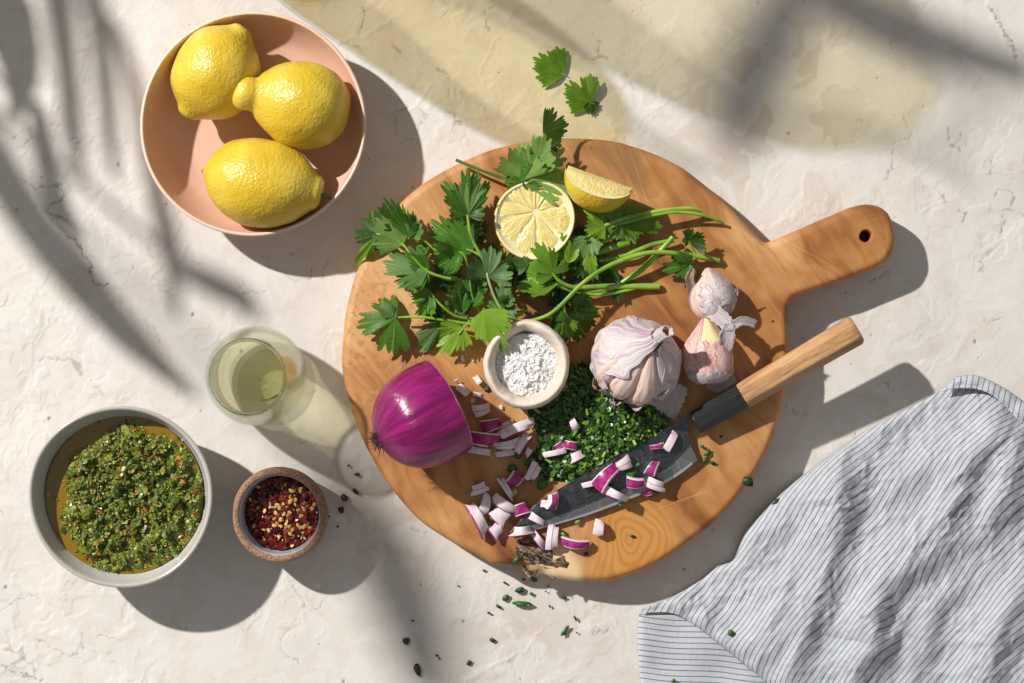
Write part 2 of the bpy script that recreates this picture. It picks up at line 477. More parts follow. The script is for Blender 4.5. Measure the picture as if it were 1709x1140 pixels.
def build_board():
    pts = crom([P(x, y, ZB)[:2] for x, y in BOARD], 5, True)
    pts = np.asarray(pts)
    # uneven, hand-cut edge
    k = vnoise(np.c_[pts * 60, np.zeros(len(pts))], 1, 3)
    pts = inset_loop(pts, 0.0) + (inset_loop(pts, 1.0) - pts) * (k * 0.0006)[:, None]
    n = len(pts)
    rings = []
    for d, z in [(0.0060, 0.0), (0.0030, 0.0012), (0.0012, 0.005), (0.0004, 0.012), (0.0, 0.019), (0.0003, ZB - .0065), (0.0011, ZB - .0036), (0.0024, ZB - .0014), (0.0042, ZB - .0003), (0.0062, ZB)]:
        rings.append(np.c_[inset_loop(pts, d), np.full(n, z)])
    # a dip in the rim where the bark sits
    V = np.concatenate(rings)
    c0 = np.array(P(868, 952, ZB)); c1 = np.array(P(905, 958, ZB))
    for cc, rr, dp in ((c0, .012, .007), (c1, .010, .005)):
        dd = np.hypot(V[:, 0] - cc[0], V[:, 1] - cc[1])
        V[:, 2] -= np.where(V[:, 2] > .012, dp * np.clip(1 - dd / rr, 0, 1) ** 1.5, 0)
    F = grid_faces(n, len(rings), True)
    # hanging hole
    hc = P(1445, 394, ZB); m = 20
    ang = np.linspace(0, 2 * np.pi, m, endpoint=False)
    hr = 0.0041
    def hring(r, z): return np.c_[hc.x + r * np.cos(ang) * (1 + .06 * np.sin(2 * ang)), hc.y + r * np.sin(ang), np.full(m, z)]
    hb = len(V)
    HV = np.concatenate([hring(hr * 1.22, ZB), hring(hr * 1.05, ZB - .0008), hring(hr, ZB - .002), hring(hr, .003), hring(hr * 1.1, 0.0)])
    V = np.concatenate([V, HV])
    hf = grid_faces(m, 5, True, hb)
    F += [tuple(reversed(f)) for f in hf]
    root = empty('cutting_board', P(940, 600, 0), 'round pale brown wooden cutting board with a handle and hanging hole', 'cutting board')
    rl = np.array(root.location)
    bm = bmesh.new()
    vs = [bm.verts.new(v - rl) for v in V]
    for f in F: bm.faces.new([vs[i] for i in f])
    def fill(outer, inner):
        es = []
        for loop in (outer, inner):
            for a, b in zip(loop, loop[1:] + loop[:1]):
                e = bm.edges.get((vs[a], vs[b])) or bm.edges.new((vs[a], vs[b])); es.append(e)
        return bmesh.ops.triangle_fill(bm, use_beauty=True, use_dissolve=False, edges=es)
    nr = len(rings)
    fill(list(range((nr - 1) * n, nr * n)), list(range(hb, hb + m)))
    fill(list(range(0, n)), list(range(hb + 4 * m, hb + 5 * m)))
    bmesh.ops.recalc_face_normals(bm, faces=bm.faces)
    me = bpy.data.meshes.new('board'); bm.to_mesh(me); bm.free()
    me.polygons.foreach_set('use_smooth', [True] * len(me.polygons))
    me.set_sharp_from_angle(angle=math.radians(40))
    me.materials.append(M_BOARD)
    o = bpy.data.objects.new('board', me); C.objects.link(o); o.parent = root
    # rough bark left in the near edge
    nb1, nb2 = 70, 46
    bt = NT('bark'); bco = bt.obj()
    bn = bt.noise(bt.mapping(bt.mapping(bco, rot=(0, 0, .5)), sc=(120, 380, 60)), 1.0, 5, .7, .8)
    bcol = bt.ramp(bn, [(.38, (.010, .008, .007)), (.47, (.055, .035, .025)), (.55, (.22, .14, .085)), (.68, (.46, .33, .20))])
    M_BARK = bt.done(bt.bsdf(Base_Color=bcol, Roughness=.85, Normal=bt.bump(bn, .0012, .8)))
    for (x0, y0), (x1, y1), wd, seed in (((868, 906), (952, 964), 19, 1), ((862, 900), (890, 956), 7, 2), ((872, 958), (905, 948), 9, 3)):
        A_, B_ = [q.ravel() for q in np.meshgrid(np.linspace(0, 1, nb1), np.linspace(-1, 1, nb2), indexing='ij')]
        dx, dy = x1 - x0, y1 - y0; L = math.hypot(dx, dy)
        w = wd * np.sin(np.pi * np.clip(A_ * .96 + .02, 0, 1)) ** .6 * (1 + .35 * np.sin(A_ * 17 + seed) + .25 * np.sin(A_ * 39 + seed * 2 + B_ * 2))
        qx = x0 + dx * A_ - dy / L * w * B_ + 3 * np.sin(A_ * 9 + seed); qy = y0 + dy * A_ + dx / L * w * B_
        ff = (H - ZB) / H; wx_, wy_ = (qx - CX) * S * ff, (CY - qy) * S * ff
        r = vnoise(np.c_[wx_, wy_ * 2.2, np.full(len(wx_), seed)], 420, 3, seed)
        dip = .006 * np.clip(1 - polyline_dist(qx, qy, BOARD) / 22, 0, 1)
        V = np.c_[wx_, wy_, ZB - dip - .0006 + (1 - np.abs(B_) ** 4) * (.0012 + .0016 * r) * np.sin(np.pi * (A_ * .94 + .03)) ** .4]
        mesh('bark_inclusion', V, [tuple(reversed(f)) for f in grid_faces(nb2, nb1)], M_BARK, root)
    return root
board = build_board()
# ------------------------------------------------------------------ bowls
def mat_ceramic(name, inner, outer_edge, rough, speck=0.0, bumpy=0.3, speck_col=(0.25, 0.15, 0.1), zedge=None, mott=0.12):
    t = NT(name)
    co = t.obj()
    n1 = t.noise(co, 45, 4, 0.6)
    col = t.mix(t.math('MULTIPLY', t.smooth(n1, 0.35, 0.7), mott), inner, outer_edge)
    if zedge is not None:
        z = t.n('SeparateXYZ', {0: co}).outputs[2]
        e = t.math('ADD', z, t.math('MULTIPLY', t.math('SUBTRACT', t.noise(co, 150, 3), .5), 0.0016))
        col = t.mix(t.math('MULTIPLY', t.smooth(e, zedge - 0.0016, zedge), 0.8), col, outer_edge)
    if speck > 0:
        sp = t.smooth(t.noise(co, 900, 2, 0.6), 0.62, 0.68)
        col = t.mix(t.math('MULTIPLY', sp, speck), col, speck_col)
    h = t.math('ADD', t.math('MULTIPLY', t.noise(co, 700, 2), 0.35), t.noise(co, 60, 3))
    b = t.bsdf(Base_Color=col, Roughness=rough, Normal=t.bump(h, 0.0004 * bumpy * 3, 0.6))
    return t.done(b)

def bowl(name, cx, cy, rpx, zrim, prof, mat, label, cat, n=128, wob=0.006, seed=1.0, zwob=0.0, z0=0.0, mi_fn=None):
    """prof: list of (r as fraction of the rim radius, z as metres above z0), outside base -> rim -> inside centre"""
    c = P(cx, cy, z0 + zrim); f = (H - z0 - zrim) / H; r = rpx * S * f
    p = crom(prof, 6)
    p[:, 0] = np.clip(p[:, 0], 0.0005, None)
    V, F = lathe([(a * r, b + z0) for a, b in p], n, wob, seed, c.x, c.y, zwob=zwob)
    m = len(p)
    F.append(tuple(range(n - 1, -1, -1))); F.append(tuple((m - 1) * n + k for k in range(n)))
    mats = mat if isinstance(mat, list) else [mat]
    mi = None
    if mi_fn:
        mi = [mi_fn(v / m) for v in range(m - 1) for u in range(n)] + [0, mi_fn(1.0)]
    o = mesh(name, V, F, mats, origin=(c.x, c.y, z0), mi=mi)
    return tag(o, label, cat), c, r

M_PINK = mat_ceramic('pink_clay', (0.71, 0.455, 0.355), (0.78, 0.60, 0.48), 0.42, 0.10, 0.3, (0.45, 0.22, 0.13), zedge=0.0400, mott=0.22)
lemon_bowl, LB, LBR = bowl('ceramic_bowl', 422, 207, 188, 0.0405,
    [(0.0, 0.0015), (0.40, 0.0012), (0.56, 0.0), (0.60, 0.001), (0.64, 0.004), (0.78, 0.011), (0.90, 0.022), (0.97, 0.034), (1.0, 0.0393), (0.996, 0.0408), (0.982, 0.0412), (0.970, 0.0402), (0.952, 0.035), (0.905, 0.025), (0.82, 0.015), (0.72, 0.0098), (0.60, 0.0072), (0.3, 0.0062), (0.0, 0.006)],
    M_PINK, 'pink clay bowl holding three whole lemons', 'bowl', wob=0.004, seed=.7)

M_GREY = mat_ceramic('grey_glaze', (0.56, 0.57, 0.545), (0.42, 0.385, 0.335), 0.22, 0.10, 0.25, (0.35, 0.3, 0.25), zedge=0.0505)
sauce_bowl, SB, SBR = bowl('ceramic_bowl', 201, 829, 153, 0.050,
    [(0.0, 0.0015), (0.40, 0.0012), (0.55, 0.0), (0.60, 0.001), (0.66, 0.005), (0.82, 0.017), (0.93, 0.032), (0.985, 0.044), (1.0, 0.0492), (0.990, 0.0505), (0.970, 0.0506), (0.950, 0.049), (0.925, 0.042), (0.880, 0.033), (0.79, 0.020), (0.62, 0.010), (0.3, 0.007), (0.0, 0.0065)],
    M_GREY, 'pale grey glazed bowl filled with green herb sauce', 'bowl', wob=0.009, seed=2.1, zwob=0.0006)

def mat_cork():
    t = NT('speckled_stoneware')
    co = t.obj()
    sp = t.noise(co, 1100, 3, 0.7)
    col = t.ramp(sp, [(0.32, (0.10, 0.045, 0.025)), (0.47, (0.30, 0.165, 0.10)), (0.60, (0.46, 0.28, 0.19)), (0.72, (0.62, 0.45, 0.34))])
    b = t.bsdf(Base_Color=col, Roughness=0.75, Normal=t.bump(t.math('ADD', sp, t.math('MULTIPLY', t.noise(co, 260, 3), 1.2)), 0.0009, 0.8))
    return t.done(b)
M_CORK = mat_cork()
M_GLZ = mat_ceramic('bluish_white_glaze', (0.60, 0.62, 0.68), (0.5, 0.5, 0.55), 0.12, 0.0, 0.15)
chili_pot, CP, CPR = bowl('stoneware_pinch_pot', 466, 860, 80, 0.036,
    [(0.0, 0.0012), (0.5, 0.001), (0.74, 0.0), (0.84, 0.002), (0.93, 0.010), (0.985, 0.022), (1.0, 0.031), (0.985, 0.0352), (0.94, 0.0368), (0.875, 0.0366), (0.835, 0.0350), (0.815, 0.031), (0.80, 0.022), (0.74, 0.012), (0.55, 0.0075), (0.25, 0.007), (0.0, 0.007)],
    [M_CORK, M_GLZ], 'small speckled brown stoneware pinch pot filled with red pepper flakes', 'pot', wob=0.006, seed=3.3, mi_fn=lambda q: 1 if q > 0.60 else 0)

# ------------------------------------------------------------------ wine tumbler
def mat_glass(name, tint=(1, 1, 1), ior=1.46):
    t = NT(name)
    b = t.n('BsdfGlass', {'Color': tint, 'Roughness': 0.0, 'IOR': ior})
    return t.done(b)
M_GLASS = mat_glass('clear_glass', (0.985, 0.995, 0.985), 1.46)

def mat_wine(name, col, dens, ior):
    t = NT(name)
    b = t.n('BsdfGlass', {'Color': (1, 1, 1), 'Roughness': 0.0, 'IOR': ior})
    v = t.n('VolumeAbsorption', {'Color': col, 'Density': dens})
    t.t.links.new(v.outputs[0], t.out.inputs[1])
    return t.done(b)
def mat_wine_thin():
    t = NT('white_wine')
    tr = t.n('BsdfTransparent', {'Color': (.97, .955, .83)}); gl = t.n('BsdfGlass', {'Color': (.95, .94, .78), 'Roughness': 0.0, 'IOR': 1.2})
    return t.done(t.n('MixShader', {0: .07, 1: tr.outputs[0], 2: gl.outputs[0]}))
M_WINE = mat_wine_thin()

def smooth_prof(p, k=8): return [tuple(q) for q in crom(p, k)]
gc = P(437, 626, 0)
outer = smooth_prof([(0.0, 0.0022), (0.012, 0.0018), (0.019, 0.0004), (0.0225, 0.0006), (0.0265, 0.004), (0.0318, 0.017), (0.0340, 0.032), (0.0338, 0.048), (0.0315, 0.066), (0.0277, 0.084), (0.0249, 0.0962)], 8)
outer = [(r, z * .88) for r, z in outer]
lip = [(0.0247, 0.0968), (0.0243, 0.0971), (0.0239, 0.0968)]
inner = smooth_prof([(0.0238, 0.0960), (0.0266, 0.084), (0.0304, 0.066), (0.0327, 0.048), (0.0328, 0.032), (0.0305, 0.0175), (0.025, 0.0095), (0.013, 0.0068), (0.0, 0.0064)], 8)
inner = [(r, z * .88 if z > .012 else z - .12 * z) for r, z in inner]
glass = empty('wine_tumbler', gc, 'stemless clear glass tumbler of pale white wine beside the board', 'glass')
def mat_thin(name, tint, k):
    """thin clear wall: light goes straight through, mirrored a little at grazing angles"""
    t = NT(name)
    tr = t.n('BsdfTransparent', {'Color': tint}); gl = t.n('BsdfGlossy', {'Color': (1, 1, 1), 'Roughness': .03})
    lw = t.n('LayerWeight', {'Blend': .35}).outputs['Facing']
    tr2 = t.n('BsdfTransparent', {'Color': (.62, .68, .60)})
    body = t.n('MixShader', {0: t.math('POWER', lw, 6.0), 1: tr.outputs[0], 2: tr2.outputs[0]})
    fr = t.n('Fresnel', {'IOR': 1.45})
    return t.done(t.n('MixShader', {0: t.math('MULTIPLY', fr, k), 1: body.outputs[0], 2: gl.outputs[0]}))
M_WALL = mat_thin('thin_clear_glass', (.975, .982, .965), .55)
zw = .0085
ow = [q for q in outer if q[1] >= zw]; iw = [q for q in inner if q[1] > zw + .004]
V, F = lathe(ow, 128, cx=gc.x, cy=gc.y); V2, F2 = lathe(iw, 128, cx=gc.x, cy=gc.y)
wall = mesh('wall', *merge([(V, F), (V2, F2)]), M_WALL, glass)
# solid rounded lip and thick foot: real refracting glass
lp = [(ow[-1][0] - .0002 + .0013 * math.cos(q), ow[-1][1] + .0002 + .0013 * math.sin(q)) for q in np.linspace(0, 2 * np.pi, 13)]
V, F = lathe(lp, 128, cx=gc.x, cy=gc.y)
tl_ = NT('lip_glass')
_tr = tl_.n('BsdfTransparent', {'Color': (.93, .95, .91)}); _gl = tl_.n('BsdfGlass', {'Color': (.80, .85, .78), 'Roughness': 0.0, 'IOR': 1.5})
rimo = mesh('rim', V, F, tl_.done(tl_.n('MixShader', {0: .55, 1: _tr.outputs[0], 2: _gl.outputs[0]})), glass)
fp = [q for q in outer if q[1] < zw + .001] ; fi = [(r - .0003, z - .0012) for r, z in inner if z < zw + .001 and r > .001] + [(1e-4, .0050)]
fprof = [(max(r, 1e-4), z) for r, z in fp] + [(fp[-1][0] - .0006, fp[-1][1] + .0005)] + [(max(r, 1e-4), z) for r, z in fi]
V, F = lathe(fprof, 128, cx=gc.x, cy=gc.y); F.append(tuple(range(127, -1, -1))); F.append(tuple((len(fprof) - 1) * 128 + k for k in range(128)))
def mat_foot():
    t = NT('foot_glass')
    tr = t.n('BsdfTransparent', {'Color': (.96, .97, .93)}); gl = t.n('BsdfGlass', {'Color': (.98, .99, .97), 'Roughness': 0.0, 'IOR': 1.46})
    return t.done(t.n('MixShader', {0: .10, 1: tr.outputs[0], 2: gl.outputs[0]}))
foot = mesh('foot', V, F, mat_foot(), glass)
# wine body, reaching a hair into the glass wall
zl = 0.037
wp = [q for q in inner if q[1] < zl][::-1]
wprof = [(max(r - 0.00025, 1e-4), z + .00025) for r, z in wp]
wprof += [(wprof[-1][0] + .00005, zl), (wprof[-1][0] - .0006, zl - .0004), (wprof[-1][0] - .002, zl - .0006), (0.012, zl - .0006), (1e-4, zl - .0006)]
V, F = lathe(wprof, 128, cx=gc.x, cy=gc.y)
F.append(tuple(range(127, -1, -1))); F.append(tuple((len(wprof) - 1) * 128 + k for k in range(128)))
wine = mesh('white_wine', V, F, M_WINE, origin=(gc.x, gc.y, .0064))
tag(wine, 'pale yellow white wine filling the lower half of the tumbler', 'wine')
for o in (foot, rimo):
    try: o.cycles.is_caustics_caster = True
    except Exception as e: print('caustics', e)
# ------------------------------------------------------------------ lemons
def mat_lemon(name='lemon_skin'):
    t = NT(name)
    co = t.obj()
    v = t.n('TexVoronoi', {'Vector': co, 'Scale': 620.0, 'Randomness': 1.0}, feature='SMOOTH_F1').outputs['Distance']
    n1 = t.noise(co, 45, 3); n2 = t.noise(co, 340, 3, .6)
    h = t.math('ADD', t.math('MULTIPLY', v, 0.55), t.math('ADD', t.math('MULTIPLY', n2, 0.9), t.math('MULTIPLY', n1, 1.6)))
    tip = t.attr('tip')
    col = t.mix(t.smooth(t.noise(co, 22, 3), 0.35, 0.68), (0.64, 0.44, 0.026), (0.71, 0.555, 0.075))
    col = t.mix(t.math('MULTIPLY', tip, 0.35), col, (0.72, 0.60, 0.10))
    col = t.mix(t.smooth(t.noise(co, 130, 4, .65), 0.70, 0.75), col, (0.55, 0.36, 0.05))
    b = t.bsdf(Base_Color=col, Roughness=0.36, Normal=t.bump(h, 0.0011, 0.55))
    b.inputs['Subsurface Weight'].default_value = 0.18
    b.inputs['Subsurface Radius'].default_value = (0.004, 0.0025, 0.0006)
    b.inputs['Subsurface Scale'].default_value = 1.0
    b.inputs['Specular IOR Level'].default_value = 0.5
    return t.done(b)
M_LEMON = mat_lemon()
M_STEM = plain('dry_stem', (0.16, 0.15, 0.06), 0.8)
M_STEMCUT = plain('stem_cut_end', (0.62, 0.52, 0.38), 0.8)

def lemon(prof, cpx, z, ang, tilt, seed, label, end=None, stem=False):
    """prof in photo pixels along the lemon's long axis; ang: heading in the picture (degrees, y up); tilt lifts the +x end"""
    c = P(cpx[0], cpx[1], z)
    p = crom(prof, 5) * S * 0.965
    p[:, 1] = np.clip(p[:, 1], 1e-5, None)
    n = 96; th = np.linspace(0, 2 * np.pi, n, endpoint=False)
    V = np.concatenate([np.stack([np.full(n, x), r * np.cos(th), r * np.sin(th)], 1) for x, r in p])
    d = V / (np.linalg.norm(V, axis=1)[:, None] + 1e-9)
    k = vnoise(V, 42, 2, seed) * 0.045 + vnoise(V, 120, 2, seed + 3) * 0.016
    V = V * (1 + k)[:, None]
    V[:, 1] += 0.06 * V[:, 0] * np.sin(V[:, 0] * 40 + seed)
    F = grid_faces(n, len(p), True)
    F.append(tuple(range(n - 1, -1, -1))); F.append(tuple((len(p) - 1) * n + k for k in range(n)))
    L = p[:, 0].max()
    tip = ss(np.abs(V[:, 0]) / L, 0.78, 1.02)
    M = Matrix.Translation(c) @ Matrix.Rotation(math.radians(ang), 4, 'Z') @ Matrix.Rotation(-math.radians(tilt), 4, 'Y') @ Matrix.Rotation(seed, 4, 'X')
    Mn = np.array(M)
    W = V @ Mn[:3, :3].T + Mn[:3, 3]
    zmin = W[:, 2].min()
    root = empty('lemon', (c.x, c.y, zmin), label, 'lemon', 'whole lemons in the pink bowl')
    mesh('skin', W, F, M_LEMON, root, attr={'tip': tip})
    # blossom scar / stem
    xe = p[:, 0].max() if stem else p[:, 0].min()
    s = 1 if stem else -1
    if stem:
        path = np.array([[xe - .004, 0, 0], [xe, 0.0002, .0004], [xe + .003, 0.0006, 0.0014], [xe + .0062, 0.0014, 0.0026]])
        v, f = tube(path @ Mn[:3, :3].T + Mn[:3, 3], [.0022, .0017, .0017, .0021], 10)
        st = mesh('stem', v, f, M_STEM, root)
        path = np.array([[xe + .0060, 0.0014, 0.0025], [xe + .0066, 0.0015, 0.0027]])
        v, f = tube(path @ Mn[:3, :3].T + Mn[:3, 3], [.0021, .0017], 10)
        mesh('cut_end', v, f, M_STEMCUT, st)
    v, f = tube(np.array([[-s * -1 * 0 + (p[:, 0].min() if True else 0) - .0006, 0, 0], [p[:, 0].min() + .0004, 0, 0]]) @ Mn[:3, :3].T + Mn[:3, 3], [.0009, .0016], 9)
    mesh('blossom_scar', v, f, M_STEM, root)
    return root

lemon([(-92,0),(-91,8),(-87,16),(-79,24),(-68,39),(-52,56),(-27,69),(0,74),(26,70),(48,59),(63,43),(72,29),(79,21),(86,15),(89,7),(88,0)], (362, 122), 0.0375, 56, 4, 0.4,
      'whole lemon at the top of the pink bowl, standing nearly upright in the picture')
lemon([(-112,0),(-112,11),(-108,21),(-98,28),(-87,29),(-78,28),(-71,31),(-61,42),(-45,57),(-20,70),(6,74),(35,70),(60,58),(78,38),(86,20),(88,0)], (497, 174), 0.0425, -10, -16, 2.1,
      'whole lemon with a thick bulging neck, lying over its neighbour in the pink bowl')
lemon([(-103,0),(-101,7),(-95,19),(-82,42),(-60,61),(-30,72),(0,74),(30,70),(60,57),(80,41),(91,31),(99,26),(103,17),(100,9),(96,6),(95,0)], (437, 306), 0.0385, -12, 3, 4.0,
      'whole lemon with a dry stub of stem, nearest the bottom of the pink bowl', stem=True)

# ------------------------------------------------------------------ herb sauce
def leaf_bits(n, sampler, size, rr, curl=0.5, tilt=.45):
    """many small bent flakes, joined; returns V, F, per-vertex random"""
    V, F, A = [], [], []
    for i in range(n):
        c = np.array(sampler(i)); s = size * rr.lognormvariate(0, 0.35); w = s * rr.uniform(.35, .95)
        a = rr.uniform(0, 6.283); tx = rr.gauss(0, tilt); ty = rr.gauss(0, tilt)
        q = Matrix.Rotation(a, 3, 'Z') @ Matrix.Rotation(tx, 3, 'X') @ Matrix.Rotation(ty, 3, 'Y')
        k = curl * s * rr.uniform(-.6, .8)
        loc = [(-s, -w * .5, 0), (-s * .1, -w * rr.uniform(.7, 1.1), k), (s * .95, -w * .3, 0), (s, w * .55, 0), (0.1 * s, w * rr.uniform(.7, 1.1), k), (-s * .8, w * .6, 0)]
        b = len(V)
        for l in loc: V.append(c + np.array(q @ Vector(l)))
        F += [(b, b + 1, b + 4, b + 5), (b + 1, b + 2, b + 3, b + 4)]
        A += [rr.random()] * 6
    return np.array(V), F, np.array(A)

def mat_bits(name, stops, rough=0.35, coat=0.0, trans=0.25):
    t = NT(name)
    col = t.ramp(t.attr('rnd'), stops, 'LINEAR')
    b = t.bsdf(Base_Color=col, Roughness=rough)
    b.inputs['Coat Weight'].default_value = coat; b.inputs['Coat Roughness'].default_value = 0.12
    if trans > 0:
        tr = t.n('BsdfTranslucent', {'Color': col})
        return t.done(t.n('MixShader', {0: trans, 1: b.outputs[0], 2: tr.outputs[0]}))
    return t.done(b)

M_OIL = NT('olive_oil')
_b = M_OIL.bsdf(Base_Color=(0.22, 0.130, 0.006), Roughness=0.05, Normal=M_OIL.bump(M_OIL.noise(M_OIL.obj(), 90, 2), .0006, .5))
_b.inputs['Coat Weight'].default_value = 0.5; _b.inputs['Coat Roughness'].default_value = 0.03
M_OIL = M_OIL.done(_b)
ZS = 0.0345
sc = P(207, 826, ZS)
sauce = empty('herb_sauce', (sc.x, sc.y, 0.008), 'chunky green herb sauce in yellow oil filling the grey bowl', 'sauce')
nr_, nt_ = 30, 120
Rs = SBR * 0.872
V = []
for i in range(nr_):
    for j in range(nt_):
        a = 2 * math.pi * j / nt_; r = Rs * (i / (nr_ - 1))
        V.append((sc.x + r * math.cos(a) - 0.0018 * 0, sc.y + r * math.sin(a), ZS - .0012))
V = np.array(V)
V[:, 0] += (SB.x - sc.x); V[:, 1] += (SB.y - sc.y)
mesh('oil', V, grid_faces(nt_, nr_, True), M_OIL, sauce)

def sauce_h(x, y):
    """height of the herb mass above the oil"""
    q = np.c_[x, y, np.zeros_like(x)]
    dx, dy = x - sc.x - .004, y - sc.y + .001
    r = np.hypot(dx, dy); a = np.arctan2(dy, dx)
    edge = Rs * (0.985 + 0.03 * np.sin(3 * a + 1) + 0.035 * np.sin(7 * a + 2.2) + .02 * np.sin(13 * a) - 0.10 * np.exp(-((np.abs(a) - 3.1) / .5) ** 2) - .15 * np.exp(-((a - 2.2) / .5) ** 2) - .07 * np.exp(-((a - .9) / .5) ** 2))
    m = ss(edge - r, -0.002, 0.013)
    return m * (-.0004 + 0.0060 * (0.5 + 0.5 * vnoise(q, 75, 2, 1)) + 0.0100 * vnoise(q, 150, 3, 2) + 0.0032 * vnoise(q, 520, 2, 4)) - 0.0022 * (1 - m), m
g = np.linspace(-Rs, Rs, 220)
GX, GY = np.meshgrid(g, g); gx = GX.ravel() + sc.x; gy = GY.ravel() + sc.y
hh, mm = sauce_h(gx, gy)
keep = np.hypot(gx - SB.x, gy - SB.y) < Rs * 0.985
Fg = [f for f in grid_faces(220, 220) if all(keep[i] for i in f) and max(mm[i] for i in f) > .02]
t = NT('herb_paste'); co = t.obj()
nz = t.noise(co, 900, 4, .7)
col = t.ramp(nz, [(.30, (.016, .028, .004)), (.45, (.075, .10, .006)), (.58, (.19, .20, .012)), (.72, (.30, .28, .04))])
_b = t.bsdf(Base_Color=col, Roughness=0.3, Normal=t.bump(nz, .0012, .9)); _b.inputs['Coat Weight'].default_value = .3; _b.inputs['Coat Roughness'].default_value = .15
mesh('herb_paste', np.c_[gx, gy, hh + ZS], Fg, t.done(_b), sauce)
rs = random.Random(21)
def samp(i):
    while True:
        r = Rs * math.sqrt(rs.random()); a = rs.uniform(0, 6.283)
        x, y = sc.x + r * math.cos(a), sc.y + r * math.sin(a)
        h, m = sauce_h(np.array([x]), np.array([y]))
        if m[0] > .15 or rs.random() < (.25 if m[0] > .02 else .05): 
            return (x, y, max(ZS + h[0], ZS - .0012) + rs.uniform(-.0002, .0009))
V, F, A = leaf_bits(4200, samp, 0.00088, rs, 0.4, .28)
V2_, F2_, A2_ = leaf_bits(520, samp, 0.0015, rs, .8, .35)
V, F = merge([(V, F), (V2_, F2_)]); A = np.concatenate([A, A2_ * .8])
M_SB = mat_bits('sauce_herb_bits', [(0.0, (.018, .045, .005)), (0.3, (.080, .145, .010)), (0.6, (.205, .245, .016)), (0.83, (.36, .36, .04)), (1.0, (.50, .46, .13))], .44, .12, .15)
ob = mesh('chopped_herbs', V, F, M_SB, sauce, attr={'rnd': A}); ob['kind'] = 'stuff'
V, F, A = leaf_bits(90, samp, 0.00115, rs, 0.5)
V[:, 2] += .0008
M_RED = mat_bits('red_pepper_bits', [(0, (.35, .015, .006)), (.5, (.50, .06, .012)), (1, (.55, .20, .03))], .3, .5, .1)
ob = mesh('pepper_bits', V, F, M_RED, sauce, attr={'rnd': A}); ob['kind'] = 'stuff'

# ------------------------------------------------------------------ red pepper flakes in the pot
ZC = 0.0185
flakes = empty('pepper_flakes', (CP.x, CP.y, 0.007), 'dark red crushed pepper flakes with yellow seeds in the small brown pot', 'pepper flakes')
flakes['kind'] = 'stuff'
Rc = CPR * 0.775
def chz(x, y):
    q = np.array([[x, y, 0]]); r = math.hypot(x - CP.x, y - CP.y) / Rc
    return ZC + .003 * (1 - r * r) + .0025 * float(vnoise(q, 160, 2, 6)[0])
nr_, nt_ = 16, 60
V = []
for i in range(nr_):
    for j in range(nt_):
        a = 2 * math.pi * j / nt_; r = Rc * 1.01 * i / (nr_ - 1)
        x, y = CP.x + r * math.cos(a), CP.y + r * math.sin(a)
        V.append((x, y, chz(x, y) - .001))
mesh('flake_bed', V, grid_faces(nt_, nr_, True), plain('dark_flakes', (.07, .008, .006), .6), flakes)
def csamp(i):
    r = Rc * math.sqrt(rs.random()) * .97; a = rs.uniform(0, 6.283)
    x, y = CP.x + r * math.cos(a), CP.y + r * math.sin(a)
    return (x, y, chz(x, y) + rs.uniform(-.0002, .0012))
V, F, A = leaf_bits(950, csamp, 0.0016, rs, 0.9)
M_CH = mat_bits('chili_skin', [(0, (.035, .003, .003)), (.45, (.11, .007, .006)), (.8, (.24, .018, .008)), (1, (.42, .065, .012))], .28, .3, .12)
ob = mesh('skin_flakes', V, F, M_CH, flakes, attr={'rnd': A}); ob['kind'] = 'stuff'
# flat oval seeds
V, F = [], []
for i in range(85):
    c = np.array(csamp(i)); c[2] += .0009
    if rs.random() < .55: c[:2] = np.array([CP.x + .003, CP.y - .001]) + (c[:2] - np.array([CP.x, CP.y])) * .75
    q = Matrix.Rotation(rs.uniform(0, 6.28), 3, 'Z') @ Matrix.Rotation(rs.gauss(0, .4), 3, 'X')
    b = len(V); n = 9
    for k in range(n):
        a = 2 * math.pi * k / n; V.append(c + np.array(q @ Vector((.00165 * math.cos(a), .00125 * math.sin(a) * (1.1 if k < 5 else .9), 0))))
    V.append(c + np.array(q @ Vector((0, 0, .0005)))); 
    F += [(b + k, b + (k + 1) % n, b + n) for k in range(n)]
ob = mesh('seeds', V, F, plain('pepper_seed', (.66, .42, .12), .45), flakes); ob['kind'] = 'stuff'

# ------------------------------------------------------------------ salt cellar
M_BISQUE = mat_ceramic('bisque_clay', (0.66, 0.545, 0.455), (0.72, 0.66, 0.60), 0.85, 0.35, 0.9, (0.42, 0.27, 0.19), mott=.8)
ZSALT = 0.024
cellar, SC, SCR = bowl('salt_cellar', 879, 609, 73, 0.034,
    [(0.0, 0.0012), (0.45, 0.001), (0.62, 0.0), (0.74, 0.0018), (0.88, 0.009), (0.975, 0.020), (1.0, 0.028), (0.975, 0.0335), (0.915, 0.0360), (0.845, 0.0353), (0.775, 0.032), (0.72, 0.026), (0.64, 0.018), (0.45, 0.013), (0.2, 0.012), (0.0, 0.012)],
    M_BISQUE, 'small round off-white clay cellar of flaky salt in the middle of the board', 'salt cellar', wob=0.012, seed=5.2, zwob=.0005, z0=ZB)
